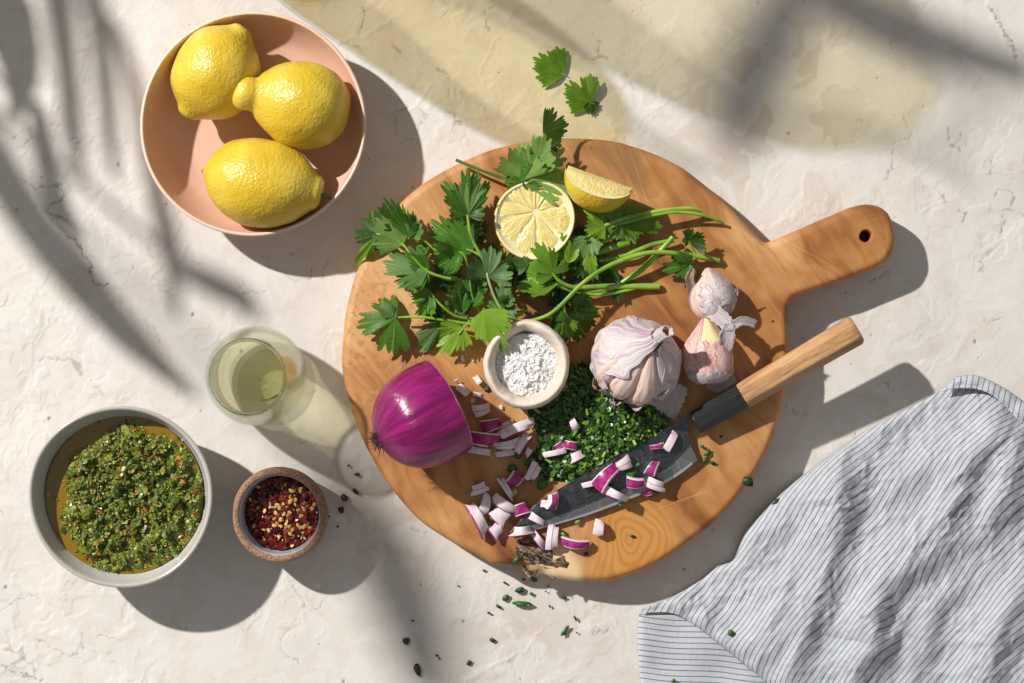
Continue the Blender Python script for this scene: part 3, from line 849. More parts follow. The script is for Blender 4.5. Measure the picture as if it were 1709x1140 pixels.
# pinched notch at the far side of the rim
me = cellar.data
for v in me.vertices:
    a = math.degrees(math.atan2(v.co.y, v.co.x)); r = math.hypot(v.co.x, v.co.y)
    w = math.exp(-((a - 92) / 17) ** 2) * (r > SCR * .7)
    v.co.z -= .0045 * w * (v.co.z > .02)
    if v.co.z > .018: v.co.x *= 1 + .05 * w; v.co.y *= 1 + .045 * w
    k = vnoise(np.array([v.co[:]]), 200, 2, 2)[0] * .0004
    v.co.x += k; v.co.y += k; v.co.z += k
def salt_h(x, y):
    q = np.c_[x, y, np.zeros_like(x)]; r = np.hypot(x - SC.x, y - SC.y) / (SCR * .72)
    return ZB + ZSALT + .0065 * np.clip(1 - r * r, -1, 1) * .55 + .0026 * vnoise(q, 170, 3, 8)
g = np.linspace(-SCR * .73, SCR * .73, 90); GX, GY = np.meshgrid(g, g); gx = GX.ravel() + SC.x; gy = GY.ravel() + SC.y
keep = np.hypot(gx - SC.x, gy - SC.y) < SCR * .73
t = NT('salt'); _b = t.bsdf(Base_Color=(.88, .88, .885), Roughness=.22); _b.inputs['Subsurface Weight'].default_value = .35
_b.inputs['Subsurface Radius'].default_value = (.003, .003, .003); _b.inputs['Subsurface Scale'].default_value = 1.0
M_SALT = t.done(_b)
salt = empty('flaky_salt', (SC.x, SC.y, ZB + .012), 'heap of white flaky salt inside the clay cellar', 'salt'); salt['kind'] = 'stuff'
mesh('salt_heap', np.c_[gx, gy, salt_h(gx, gy) + .0006 * vnoise(np.c_[gx, gy, gx * 0], 900, 2)], [f for f in grid_faces(90, 90) if all(keep[i] for i in f)], M_SALT, salt)
V, F = [], []
def salt_flake(c, s, rr):
    b = len(V); q = Matrix.Rotation(rr.uniform(0, 6.28), 3, 'Z') @ Matrix.Rotation(rr.gauss(0, .7), 3, 'X') @ Matrix.Rotation(rr.gauss(0, .5), 3, 'Y')
    w = s * rr.uniform(.5, 1); h = s * rr.uniform(.10, .32)
    for z in (0, 1):
        k = 1 - .35 * z
        for x, y in ((-s, -w), (s, -w * .8), (s * .85, w), (-s * .9, w * .9)): V.append(np.array(c) + np.array(q @ Vector((x * k, y * k, h * z))))
    F.extend([(b, b + 3, b + 2, b + 1), (b + 4, b + 5, b + 6, b + 7)] + [(b + i, b + (i + 1) % 4, b + 4 + (i + 1) % 4, b + 4 + i) for i in range(4)])
for i in range(900):
    r = SCR * .70 * math.sqrt(rs.random()); a = rs.uniform(0, 6.283); x, y = SC.x + r * math.cos(a), SC.y + r * math.sin(a)
    salt_flake((x, y, float(salt_h(np.array([x]), np.array([y]))[0])), .00095 * rs.lognormvariate(0, .5), rs)
ob = mesh('salt_flakes', V, F, M_SALT, salt, smooth=False); ob['kind'] = 'stuff'

# ------------------------------------------------------------------ knife
M_STEEL = NT('forged_steel')
t = M_STEEL; co = t.uv()
br = t.noise(t.mapping(co, sc=(5, 70, 1)), 1.0, 5, .75)
eu = t.n('SeparateXYZ', {0: co})
line = t.math('ADD', t.math('MULTIPLY', t.math('SUBTRACT', t.noise(t.mapping(co, sc=(55, 4, 1)), 1.0, 3, .6), .5), .30), eu.outputs[1])
dam = t.smooth(line, 0.18, 0.26)                  # polished edge below the wavy cladding line
wav = t.math('SUBTRACT', 1.0, t.smooth(t.math('ABSOLUTE', t.math('SUBTRACT', line, .23)), .0, .03))
col = t.mix(dam, (.30, .31, .33), t.mix(t.smooth(br, .3, .72), (.020, .023, .029), (.20, .21, .235)))
col = t.mix(t.math('MULTIPLY', wav, .7), col, (.55, .56, .57))
blo = t.smooth(t.noise(t.mapping(co, sc=(10, 3, 1)), 1.0, 3), .45, .7)
_b = t.bsdf(Base_Color=col, Metallic=.9, Roughness=t.math('ADD', .26, t.math('MULTIPLY', blo, .18)), Normal=t.bump(br, .0003, .5))
M_STEEL = t.done(_b)
M_HORN = NT('black_horn'); t = M_HORN; co = t.obj()
sc_ = t.noise(t.mapping(t.mapping(co, rot=(0, 0, -.52)), sc=(60, 900, 400)), 1.0, 4, .7)
_b = t.bsdf(Base_Color=t.mix(t.smooth(sc_, .55, .75), (.018, .018, .021), (.07, .07, .078)), Roughness=.33); M_HORN = t.done(_b)
M_HANDLE = NT('knife_handle_wood'); t = M_HANDLE; co = t.obj()
gq = t.mapping(t.mapping(co, rot=(0, 0, -.523)), sc=(9, 300, 300)); gn = t.noise(gq, 1.0, 5, .65, .4)
gf = t.noise(t.mapping(t.mapping(co, rot=(0, 0, -.523)), sc=(60, 1600, 1600)), 1.0, 3, .6)
col = t.ramp(gn, [(.30, (.24, .115, .045)), (.48, (.46, .26, .115)), (.64, (.60, .38, .19)), (.8, (.66, .45, .25))])
col = t.mix(t.math('MULTIPLY', t.smooth(gf, .55, .75), .45), col, (.20, .09, .035))
M_HANDLE = t.done(t.bsdf(Base_Color=col, Roughness=.48, Normal=t.bump(gf, .0003, .5)))

KZ = ZB + .0045
knife = empty('kitchen_knife', P(1060, 760, ZB), 'kitchen knife with dark blade, black ferrule and octagonal wooden handle lying across the board', 'knife')
spine = [(850,893),(866,872),(886,850),(906,834),(950,806),(1000,778),(1050,750),(1100,721),(1140,698),(1158,688)]
edge_ = [(850,893),(875,887),(905,882),(945,871),(990,857),(1040,838),(1090,817),(1130,795),(1165,768)]
spn = crom(spine, 6); nk = len(spn)
u_ = np.linspace(0, 1, nk)
def resample(p, n, lo=0.0, hi=1.0):
    p = np.asarray(p, float); d = np.r_[0, np.cumsum(np.linalg.norm(np.diff(p, axis=0), axis=1))]; d /= d[-1]
    q = np.linspace(lo, hi, n); return np.stack([np.interp(q, d, p[:, k]) for k in range(p.shape[1])], 1)
sp = resample(crom(spine, 6), 60); ed = resample(crom(edge_, 6), 60)
# heel and choil close the blade towards the ferrule
rows = 9
Vt, Vb, UV = [], [], []
for i in range(60):
    for j in range(rows):
        s_ = j / (rows - 1)
        q = ed[i] * (1 - s_) + sp[i] * s_
        # concave choil between heel and neck
        if i > 50:
            w = (i - 50) / 9.0
            q = q + np.array([-16.0, -6.0]) * w * math.sin(math.pi * s_) * (1 - .3 * s_)
        lift = .0035 * (i / 59)
        thk = .0001 + .0010 * min(1, s_ * 2.2) * min(1, .25 + i / 20)
        a = P(q[0], q[1], KZ + lift)
        Vt.append((a.x, a.y, KZ - .002 + lift + thk)); Vb.append((a.x, a.y, KZ - .002 + lift - thk)); UV.append((i / 59 * 4, s_))
nb_ = len(Vt); V = np.array(Vt + Vb)
F = [tuple(reversed(f)) for f in grid_faces(rows, 60)] + grid_faces(rows, 60, base=nb_)
bd = [i * rows for i in range(60)] + [59 * rows + j for j in range(1, rows)] + [i * rows + rows - 1 for i in range(58, -1, -1)] + [j for j in range(rows - 2, 0, -1)]
F += [(a, b, b + nb_, a + nb_) for a, b in zip(bd, bd[1:] + bd[:1])]
blade = mesh('blade', V, F, M_STEEL, knife, uv=UV + UV, auto=35)
# pale ground bevel of the cutting edge, and the spine's highlight as a pale strip
M_BRIGHT = plain('steel_bevel_glint', (.66, .67, .69), .3, Metallic=.7)
def strip(name, line, z0, z1, w, inward, par):
    V = []
    for i, q in enumerate(line):
        lift = .0035 * (i / (len(line) - 1))
        q2 = q + (inward[i] - q) * w
        a = P(q[0], q[1], KZ + lift); b = P(q2[0], q2[1], KZ + lift)
        V += [(a.x, a.y, KZ + lift + z0), (b.x, b.y, KZ + lift + z1)]
    return mesh(name, V, [(2 * i, 2 * i + 1, 2 * i + 3, 2 * i + 2) for i in range(len(line) - 1)], M_BRIGHT, par, auto=30)
strip('cutting_edge', ed[:58], -.0019, -.00152, .06, sp[:58], blade)
strip('spine', sp[2:], -.0014, -.00085, .022, ed[2:], blade)

def octa(p0, p1, w0, w1, hgt0, hgt1, name, mat, chamfer_end=False):
    """octagonal prism between two 3-D points; w half width, h half height"""
    p0, p1 = np.array(p0), np.array(p1)
    ax = p1 - p0; L = np.linalg.norm(ax); ax /= L
    side = np.cross([0, 0, 1.0], ax); side /= np.linalg.norm(side); up = np.cross(ax, side)
    secs = [(0, .86), (.012, 1), (.5, 1.0), (.975, 1), (1.0, .84 if chamfer_end else .97)]
    V = []
    for s_, k in secs:
        w = (w0 + (w1 - w0) * s_) * k; h = (hgt0 + (hgt1 - hgt0) * s_) * k
        for x, y in ((-1, -.42), (-.45, -1), (.45, -1), (1, -.42), (1, .42), (.45, 1), (-.45, 1), (-1, .42)):
            V.append(p0 + ax * L * s_ + side * w * x + up * h * y)
    F = grid_faces(8, len(secs), True) + [tuple(range(7, -1, -1)), tuple((len(secs) - 1) * 8 + k for k in range(8))]
    bm = bmesh.new(); vs = [bm.verts.new(v - root_loc(knife)) for v in V]
    for f in F: bm.faces.new([vs[i] for i in f])
    bmesh.ops.recalc_face_normals(bm, faces=bm.faces)
    bmesh.ops.bevel(bm, geom=[e for e in bm.edges], offset=.00045, segments=2, affect='EDGES')
    me = bpy.data.meshes.new(name); bm.to_mesh(me); bm.free()
    me.polygons.foreach_set('use_smooth', [True] * len(me.polygons)); me.set_sharp_from_angle(angle=math.radians(28))
    me.materials.append(mat); o = bpy.data.objects.new(name, me); C.objects.link(o); o.parent = knife
    return o
fz, mz, ez = ZB + .0105, ZB + .0125, ZB + .0195
octa(P(1160, 706, fz), P(1239, 661, mz), .0078, .0088, .0070, .0084, 'ferrule', M_HORN)
octa(P(1238, 661.5, mz), P(1431, 549, ez), .0089, .0104, .0084, .0098, 'handle', M_HANDLE, True)
# ------------------------------------------------------------------ half red onion
def mat_onion():
    t = NT('red_onion_skin'); co = t.uv()   # u round the onion, v from root to cut
    n1 = t.noise(t.mapping(co, sc=(17, 1.3, 1)), 1.0, 3, .6, .25)
    n2 = t.noise(t.mapping(co, sc=(160, 3, 1)), 1.0, 3, .6)
    v = t.n('SeparateXYZ', {0: co}).outputs[1]
    col = t.mix(t.smooth(n1, .40, .66), (.165, .002, .080), (.300, .007, .150))
    col = t.mix(t.math('MULTIPLY', t.smooth(n1, .64, .78), .30), col, (.60, .16, .40))
    col = t.mix(t.math('MULTIPLY', t.smooth(n2, .55, .75), .25), col, (.12, .004, .07))
    col = t.mix(t.math('MULTIPLY', t.math('SUBTRACT', 1.0, t.smooth(v, .0, .16)), .55), col, (.13, .015, .06))
    b = t.bsdf(Base_Color=col, Roughness=.21, Normal=t.bump(t.math('ADD', n1, t.math('MULTIPLY', n2, .5)), .0009, .55))
    b.inputs['Specular IOR Level'].default_value = .65
    b.inputs['Subsurface Weight'].default_value = .08; b.inputs['Subsurface Radius'].default_value = (.003, .0008, .0015)
    return t.done(b)
M_ONION = mat_onion()
M_OWHITE = NT('onion_flesh'); t = M_OWHITE
oc = t.mix(t.smooth(t.noise(t.obj(), 160, 3), .42, .72), (.74, .665, .69), (.66, .45, .575))
_b = t.bsdf(Base_Color=oc, Roughness=.17); _b.inputs['Subsurface Weight'].default_value = .3; _b.inputs['Subsurface Radius'].default_value = (.003, .002, .0025)
M_OWHITE = t.done(_b)
M_OPURPLE = NT('onion_purple'); t = M_OPURPLE
oc = t.mix(t.smooth(t.noise(t.obj(), 220, 3), .38, .66), (.27, .008, .130), (.42, .050, .235))
M_OPURPLE = t.done(t.bsdf(Base_Color=oc, Roughness=.26))
M_OEDGE = plain('onion_layer_edge', (.45, .12, .28), .35)
M_ROOT = plain('onion_root_hair', (.055, .022, .030), .9)

RO = 0.0335
oz = ZB + RO * 0.985
oc_cut = P(746, 676, oz)
ax = Vector((0.876, 0.45, -0.24)).normalized()
onion = empty('half_red_onion', P(695, 700, ZB), 'glossy purple half red onion resting on its side at the edge of the board', 'onion')
oprof = crom([(-.0535, .0022), (-.0528, .0050), (-.0512, .0105), (-.0485, .0165), (-.0430, .0238), (-.0335, .0304), (-.0210, .0338), (-.0080, .0342), (.0, .0334)], 8)
n = 128; th = np.linspace(0, 2 * np.pi, n, endpoint=False)
sd = ax.cross(Vector((0, 0, 1))).normalized(); up = sd.cross(ax).normalized()
A3 = np.array([ax[:], sd[:], up[:]])
V, UV = [], []
L0 = .0535
for i, (x, r) in enumerate(oprof):
    for k in range(n):
        rr_ = r * (1 + .010 * math.sin(3 * th[k] + 1) + .006 * math.sin(7 * th[k]) + .004 * math.sin(19 * th[k] + x * 30))
        V.append((x, rr_ * math.cos(th[k]), rr_ * math.sin(th[k]))); UV.append((k / n if k < n else 1, 1 + x / L0))
V = np.array(V); Wd = V @ A3 + np.array(oc_cut)
Wd[:, 2] = np.maximum(Wd[:, 2], ZB + .0003)
# u wraps: use cos/sin-safe mirror
UV = np.array(UV); UV[:, 0] = np.abs(UV[:, 0] * 2 - 1) 
mesh('outer_skin', Wd, grid_faces(n, len(oprof), True), M_ONION, onion, uv=UV)
# cut face: concentric layers, each its own ring with a shallow groove between
lay = [1.0, .93, .85, .76, .66, .55, .43, .30, .16, 0.0]
for a, b in zip(lay[:-1], lay[1:]):
    prof = [(-.004, .0334 * a * .97), (.0002, .0334 * a * .985), (.0011, .0334 * (a * .8 + b * .2)), (.0011, .0334 * (a * .3 + b * .7)), (.0003, .0334 * b + 3e-4), (-.004, .0334 * b + 2.5e-4)]
    V = np.array([(x, r * math.cos(q), r * math.sin(q)) for x, r in prof for q in th[::2]]) @ A3 + np.array(oc_cut)
    V[:, 2] = np.maximum(V[:, 2], ZB + .0004)
    m = len(prof); fl = grid_faces(64, m, True)
    mesh('layer', V, fl, [M_OWHITE, M_OEDGE], onion, mi=[1 if v in (0, 1, m - 2) else 0 for v in range(m - 1) for u in range(64)])
# root tuft
rt = np.array(oc_cut) + np.array(ax) * -.0522
tv = []
rr = random.Random(3)
for i in range(70):
    d = -np.array(ax) * rr.uniform(.2, 1) + np.array(sd) * rr.gauss(0, .7) + np.array(up) * rr.gauss(0, .7)
    d /= np.linalg.norm(d); l = rr.uniform(.003, .0085); s0 = rt + np.array(sd) * rr.gauss(0, .0026) + np.array(up) * rr.gauss(0, .0026)
    pth = [s0, s0 + d * l * .5, s0 + d * l + np.array([rr.gauss(0, .001), rr.gauss(0, .001), -.0015])]
    tv.append(tube(pth, [.00035, .0003, .00012], 4, False))
V, F = merge(tv)
V[:, 2] = np.maximum(V[:, 2], ZB + .0003)
mesh('root_tuft', V, F, M_ROOT, onion)

# ------------------------------------------------------------------ lemon half and wedge
M_PITH = NT('lemon_pith'); t = M_PITH
_b = t.bsdf(Base_Color=t.mix(t.noise(t.obj(), 300, 3), (.76, .69, .42), (.82, .75, .45)), Roughness=.55); _b.inputs['Subsurface Weight'].default_value = .2; _b.inputs['Subsurface Radius'].default_value = (.003, .003, .001)
M_PITH = t.done(_b)
def mat_flesh():
    t = NT('lemon_flesh'); co = t.uv()   # u across the segment, v from the core outwards
    ves = t.noise(t.mapping(co, sc=(11, 2.6, 1)), 1.0, 3, .6, .7)
    ve2 = t.n('TexVoronoi', {'Vector': t.mapping(co, sc=(8, 3.0, 1)), 'Scale': 1.0}, feature='DISTANCE_TO_EDGE').outputs['Distance']
    col = t.mix(t.smooth(ves, .35, .7), (.70, .55, .16), (.80, .69, .29))
    col = t.mix(t.math('SUBTRACT', 1.0, t.smooth(ve2, .0, .09)), col, (.84, .75, .40))
    b = t.bsdf(Base_Color=col, Roughness=.2, Normal=t.bump(t.math('ADD', ves, t.smooth(ve2, 0, .2)), .0007, .32))
    b.inputs['Subsurface Weight'].default_value = .45; b.inputs['Subsurface Radius'].default_value = (.006, .005, .0015)
    b.inputs['Specular IOR Level'].default_value = .55
    return t.done(b)
M_FLESH = mat_flesh()
lc = P(892, 367, ZB + .016)
lr = 67 * S * .97
half = empty('lemon_half', (lc.x, lc.y, ZB), 'cut lemon half with its juicy face up under the coriander sprig', 'lemon half')
zt = ZB + .017
n = 96; th = np.linspace(0, 2 * np.pi, n, endpoint=False)
shape = 1 + .018 * np.sin(2 * th + .5) + .012 * np.sin(3 * th) 
rp = crom([(.001, .0005), (.35, .0004), (.60, .0012), (.80, .0045), (.94, .0095), (1.0, .0150), (1.0, .0164), (.985, .0170)], 5)
V = np.array([(lc.x + lr * r * shape[k] * math.cos(th[k]), lc.y + lr * r * shape[k] * math.sin(th[k]), ZB + z) for r, z in rp for k in range(n)])
mesh('rind', V, grid_faces(n, len(rp), True), M_LEMON, half, attr={'tip': np.zeros(len(V))})
pp = [(.985, .0170), (.965, .0172), (.935, .0170), (.925, .0163), (.5, .0162), (.01, .0162)]
V = np.array([(lc.x + lr * r * shape[k] * math.cos(th[k]), lc.y + lr * r * shape[k] * math.sin(th[k]), ZB + z) for r, z in pp for k in range(n)])
mesh('pith', V, grid_faces(n, len(pp), True), M_PITH, half)
core = np.array([lc.x + .0012, lc.y + .0055])
cuts = [0.2, .95, 1.55, 2.2, 2.75, 3.35, 4.1, 4.75, 5.45]
for a0, a1 in zip(cuts, cuts[1:] + [cuts[0] + 2 * math.pi]):
    nu, nv = 14, 12; V, UV = [], []
    for v in range(nv):
        q = v / (nv - 1)
        for u in range(nu):
            s_ = u / (nu - 1)
            g_ = .013 / (q + .08) * .25
            a = (a0 + min(g_, .2)) * (1 - s_) + (a1 - min(g_, .2)) * s_
            # ray from the core to the rim of the flesh
            d = np.array([math.cos(a), math.sin(a)]); oc2 = core - np.array([lc.x, lc.y]); b_ = np.dot(oc2, d)
            L = -b_ + math.sqrt(b_ * b_ - np.dot(oc2, oc2) + (lr * .925) ** 2)
            rr_ = L * (.05 + .94 * q)
            dome = (1 - (2 * s_ - 1) ** 4) * (1 - (2 * q - 1) ** 6)
            V.append((*(core + d * rr_), ZB + .0159 + .0010 * dome + .0003 * math.sin(rr_ * 4000 + s_ * 9))); UV.append((s_ + a0, q))
    mesh('segment', V, grid_faces(nu, nv), M_FLESH, half, uv=UV)

def wedge(name, label, c, axd, openv, Lh, Rr, a0, a1):
    """wedge of a lemon: axis axd, rind spans angles a0..a1 measured from `openv` round the axis"""
    axd = Vector(axd).normalized(); ov = (Vector(openv) - axd * Vector(openv).dot(axd)).normalized(); sv = axd.cross(ov)
    ns, na = 30, 24
    def pt(x, k, a):
        r = Rr * (max(0, 1 - abs(x) ** 2.3)) ** .55 * k
        return Vector(c) + axd * (x * Lh) + (ov * math.cos(a) + sv * math.sin(a)) * r
    xs_ = np.sin(np.linspace(-np.pi / 2, np.pi / 2, ns))
    allv = [pt(x, 1, a0 + (a1 - a0) * k / 20) for x in xs_ for k in range(21)]
    lift = ZB + .0006 - min(v.z for v in allv)
    c = Vector(c) + Vector((0, 0, lift))
    root = empty(name, (c.x, c.y, ZB), label, 'lemon wedge')
    V = [pt(x, 1, a0 + (a1 - a0) * k / (na - 1)) for x in xs_ for k in range(na)]
    mesh('rind', [v[:] for v in V], grid_faces(na, ns), M_LEMON, root, attr={'tip': np.clip(np.abs(np.repeat(xs_, na)) - .8, 0, 1)})
    for a, sgn in ((a0, 1), (a1, -1)):
        # pith band along the rim of the cut face, and the pulp inside it
        ks = [1.0, .985, .86]
        V = [pt(x, k, a) for x in xs_ for k in ks]
        mesh('pith', [v[:] for v in V], grid_faces(3, ns), M_PITH, root)
        V, UV = [], []
        nq = 9
        for x in xs_:
            for j in range(nq):
                k = .86 * j / (nq - 1)
                bul = .0016 * math.sin(math.pi * j / (nq - 1)) * (1 - x ** 4) * -sgn
                p_ = pt(x * .93, k, a); nrm = (-ov * math.sin(a) + sv * math.cos(a))
                V.append((p_ + nrm * bul)[:]); UV.append((x * 1.5 + 2, j / (nq - 1)))
        mesh('flesh', V, grid_faces(nq, ns), M_FLESH, root, uv=UV)
    return root
wc = P(1001, 296, ZB + .018)
wedge('lemon_wedge', 'lemon wedge with its yellow peel turned down, beside the lemon half', wc, (.93, -.34, .06), (-.32, -.86, -.12), .0245, .0240, -1.05, 1.15)

# ------------------------------------------------------------------ garlic
def mat_garlic(name, white, stripe, amount, rough=.5, scale=34, translucent=.25):
    t = NT(name); co = t.uv()
    w = t.noise(t.mapping(co, sc=(scale, 1.5, 1)), 1.0, 4, .6, .3)
    w2 = t.noise(t.mapping(co, sc=(scale * 4, 3, 1)), 1.0, 2, .5)
    bl = t.noise(t.mapping(co, sc=(4, 2.2, 1)), 1.0, 3, .6)
    col = t.mix(t.math('MULTIPLY', t.math('MULTIPLY', t.smooth(w, .44, .60), t.math('ADD', .25, t.math('MULTIPLY', t.smooth(bl, .38, .60), .75))), amount), white, stripe)
    col = t.mix(t.math('MULTIPLY', t.smooth(w2, .52, .72), .40), col, (.52, .40, .34))
    b = t.bsdf(Base_Color=col, Roughness=rough, Normal=t.bump(t.math('ADD', w, t.math('MULTIPLY', w2, .5)), .0011, .75))
    b.inputs['Subsurface Weight'].default_value = .15; b.inputs['Subsurface Radius'].default_value = (.003, .002, .002)
    if translucent:
        tr = t.n('BsdfTranslucent', {'Color': col})
        return t.done(t.n('MixShader', {0: translucent, 1: b.outputs[0], 2: tr.outputs[0]}))
    return t.done(b)
M_GWHITE = mat_garlic('garlic_outer_skin', (.74, .685, .685), (.40, .20, .36), .85, .5, 26, .15)
M_GCLOVE = mat_garlic('garlic_clove_skin', (.74, .58, .49), (.52, .30, .32), .9, .42, 18, 0)
M_GPINK = mat_garlic('garlic_pink_skin', (.78, .52, .47), (.52, .17, .21), .95, .4, 14, 0)
M_GCREAM = NT('garlic_flesh'); t = M_GCREAM
_b = t.bsdf(Base_Color=(.84, .70, .40), Roughness=.35); _b.inputs['Subsurface Weight'].default_value = .3; _b.inputs['Subsurface Radius'].default_value = (.004, .003, .0015)
M_GCREAM = t.done(_b)
M_PAPER = mat_garlic('garlic_paper', (.80, .73, .72), (.55, .40, .47), .6, .55, 16, .35)
M_PAPERD = mat_garlic('garlic_dry_paper', (.66, .52, .43), (.45, .30, .30), .6, .55, 16, .3)

def surf(name, fn, nu, nv, mat, par, solid=None):
    """fn(u, v) -> 3-D point; u,v in 0..1"""
    V = [fn(u / (nu - 1), v / (nv - 1)) for v in range(nv) for u in range(nu)]
    UV = [(u / (nu - 1), v / (nv - 1)) for v in range(nv) for u in range(nu)]
    o = mesh(name, V, grid_faces(nu, nv), mat, par, uv=UV)
    if solid:
        md = o.modifiers.new('thickness', 'SOLIDIFY'); md.thickness = solid; md.offset = 0
    return o

gB = np.array(P(1042, 642, ZB + .010)); gN = np.array(P(1102, 558, ZB + .068)); 
gA = gN - gB; gL = np.linalg.norm(gA); gA = gA / gL
gS = np.cross(gA, [0, 0, 1.0]); gS /= np.linalg.norm(gS); gU = np.cross(gS, gA)   # gU: towards the camera
gC = np.array(P(1066, 594, ZB + .0275))
bulb = empty('garlic_bulb', P(1066, 600, ZB), 'whole garlic bulb with peeling white skin and exposed cloves', 'garlic bulb')
def env(t_, a, k=1.0, lob=.07):
    """bulb envelope: t_ root to neck, a angle round the axis (0 = towards the camera)"""
    prof = np.interp(t_, [0, .04, .12, .25, .42, .58, .72, .84, .93, 1.0], [.004, .013, .022, .0280, .0300, .0285, .0230, .0140, .0070, .0046])
    l = 1 - lob * abs(math.sin(4 * a + .4)) * math.sin(math.pi * min(1, t_ * 1.05)) 
    r = prof * l * k
    ctr = gC - gA * .030 + gA * (.056 * t_)
    p_ = ctr + (gU * math.cos(a) + gS * math.sin(a)) * r
    # the neck bends up and right
    w = max(0, t_ - .78) / .22
    p_ = p_ + (np.array([.0045, .0015, .002])) * w * w
    p_[2] = max(p_[2], ZB + .0004)
    return p_
rg = random.Random(9)
# inner cloves: fat crescents that meet at the neck (angles in the exposed sector)
def clove_on_bulb(a, wd, mat, k=1.0, t0=.05, t1=.90):
    ca = gU * math.cos(a) + gS * math.sin(a); cs = -gU * math.sin(a) + gS * math.cos(a)
    def fn(u, v):
        t_ = t0 + (t1 - t0) * v; base = env(t_, a, .70 * k, 0)
        w = math.sin(math.pi * v ** .82) ** .62
        q = 2 * math.pi * u
        ex = abs(math.cos(q)) ** .85 * math.copysign(1, math.cos(q)); ey = abs(math.sin(q)) ** .9 * math.copysign(1, math.sin(q))
        return base + (ca * ex * .0104 + cs * ey * wd * .93) * w * (1 + .02 * math.sin(9 * q + v * 4))
    return surf('clove', fn, 40, 28, mat, bulb)
for a, wd, m_, k in ((-.55, .0088, M_GCLOVE, 1.02), (.02, .0098, M_GCLOVE, 1.0), (.62, .0092, M_GCLOVE, 1.04), (1.25, .0112, M_GWHITE, 1.02), (-1.25, .0100, M_GCLOVE, .98), (2.1, .0105, M_GWHITE, 1.0)):
    clove_on_bulb(a, wd, m_, k)
# white outer skin over the far/left half, torn edge
def outer_skin(u, v):
    t_ = .01 + .985 * v
    e0 = -.38 + .10 * math.sin(v * 21) + .06 * math.sin(v * 47 + 1) + 1.3 * max(0, v - .55) * 1.6 + .7 * max(0, .5 - v)
    e1 = -4.35 + .10 * math.sin(v * 17)
    a = e0 + (e1 - e0) * u
    lift = 1.06 + .05 * math.exp(-u * 18)
    return env(t_, a, lift, .055) + .0004 * np.array([math.sin(u * 60 + v * 9), math.cos(u * 45), 0])
surf('outer_skin', outer_skin, 110, 50, M_GWHITE, bulb, .0003)
# the right-hand flap of white skin
surf('skin_flap', lambda u, v: env(.30 + .68 * v, 1.05 + (1.2) * u + .10 * math.sin(v * 19), 1.09 + .06 * math.exp(-u * 10), .05), 40, 34, M_GWHITE, bulb, .0003)
# hollow neck
def neckf(u, v):
    a = 2 * math.pi * u; 
    c_ = gC - gA * .030 + gA * (.056 * (0.95 + .08 * v)) + np.array([.0045, .0015, .002]) * (1 + 1.2 * v)
    r = .0045 - .0006 * v + .0004 * math.sin(5 * a)
    return c_ + (gU * math.cos(a) + gS * math.sin(a)) * r
surf('neck', neckf, 28, 8, M_PAPER, bulb, .0008)
surf('neck_core', lambda u, v: neckf(u, .6) * (1 - v) + v * (gC - gA * .030 + gA * (.056 * .95) + np.array([.0045, .0015, .002]) * 1.5), 28, 4, plain('dry_neck', (.30, .20, .09), .8), bulb)
# ragged papery skirts under the cloves
for k, (a, t0, t1, w, m_) in enumerate([(-.35, .0, .30, .55, M_PAPERD), (.25, -.02, .26, .5, M_PAPER), (.8, .0, .30, .5, M_PAPER), (-.05, .03, .22, .45, M_PAPERD)]):
    def fr(u, v, a=a, t0=t0, t1=t1, w=w, k=k):
        e = t1 + .05 * math.sin(u * 23 + k) + .03 * math.sin(u * 51)
        p_ = env(max(0, t0 + (e - t0) * v), a + w * (u - .5), 1.10 + .16 * math.sin(u * 5 + k) * v, .02)
        p_ = p_ - gA * .004 * (1 - v); p_[2] = max(p_[2], ZB + .0006 + .0003 * k)
        return p_
    surf('paper_skirt', fr, 26, 10, m_, bulb, .00025)

def ribbon(name, pts, widths, mat, par=None, curl=.0, twist=0.0, label=None, cat=None, group=None, nu=9, ragged=.08, seed=0):
    """thin papery strip along 3-D points, width per point"""
    p = crom(pts, 6); wd = np.interp(np.linspace(0, 1, len(p)), np.linspace(0, 1, len(widths)), widths)
    t_ = np.gradient(p, axis=0); t_ /= np.linalg.norm(t_, axis=1)[:, None]
    V, UV = [], []
    for i in range(len(p)):
        s_ = np.cross([0, 0, 1.0], t_[i]); s_ /= np.linalg.norm(s_) + 1e-9; up_ = np.cross(t_[i], s_)
        tw = twist * i / len(p); s2 = s_ * math.cos(tw) + up_ * math.sin(tw); u2 = -s_ * math.sin(tw) + up_ * math.cos(tw)
        for j in range(nu):
            q = 2 * j / (nu - 1) - 1
            w = wd[i] * (1 + ragged * math.sin(i * 2.3 + seed) * (abs(q) == 1))
            V.append(p[i] + s2 * w * q + u2 * curl * w * (q * q) + u2 * .00025 * math.sin(i * 1.1 + j * 1.7 + seed)); UV.append((j / (nu - 1), i / len(p)))
    o = mesh(name, V, grid_faces(nu, len(p)), mat, par, uv=UV)
    md = o.modifiers.new('thickness', 'SOLIDIFY'); md.thickness = .00025; md.offset = 0
    if label: tag(o, label, cat, group)
    return o

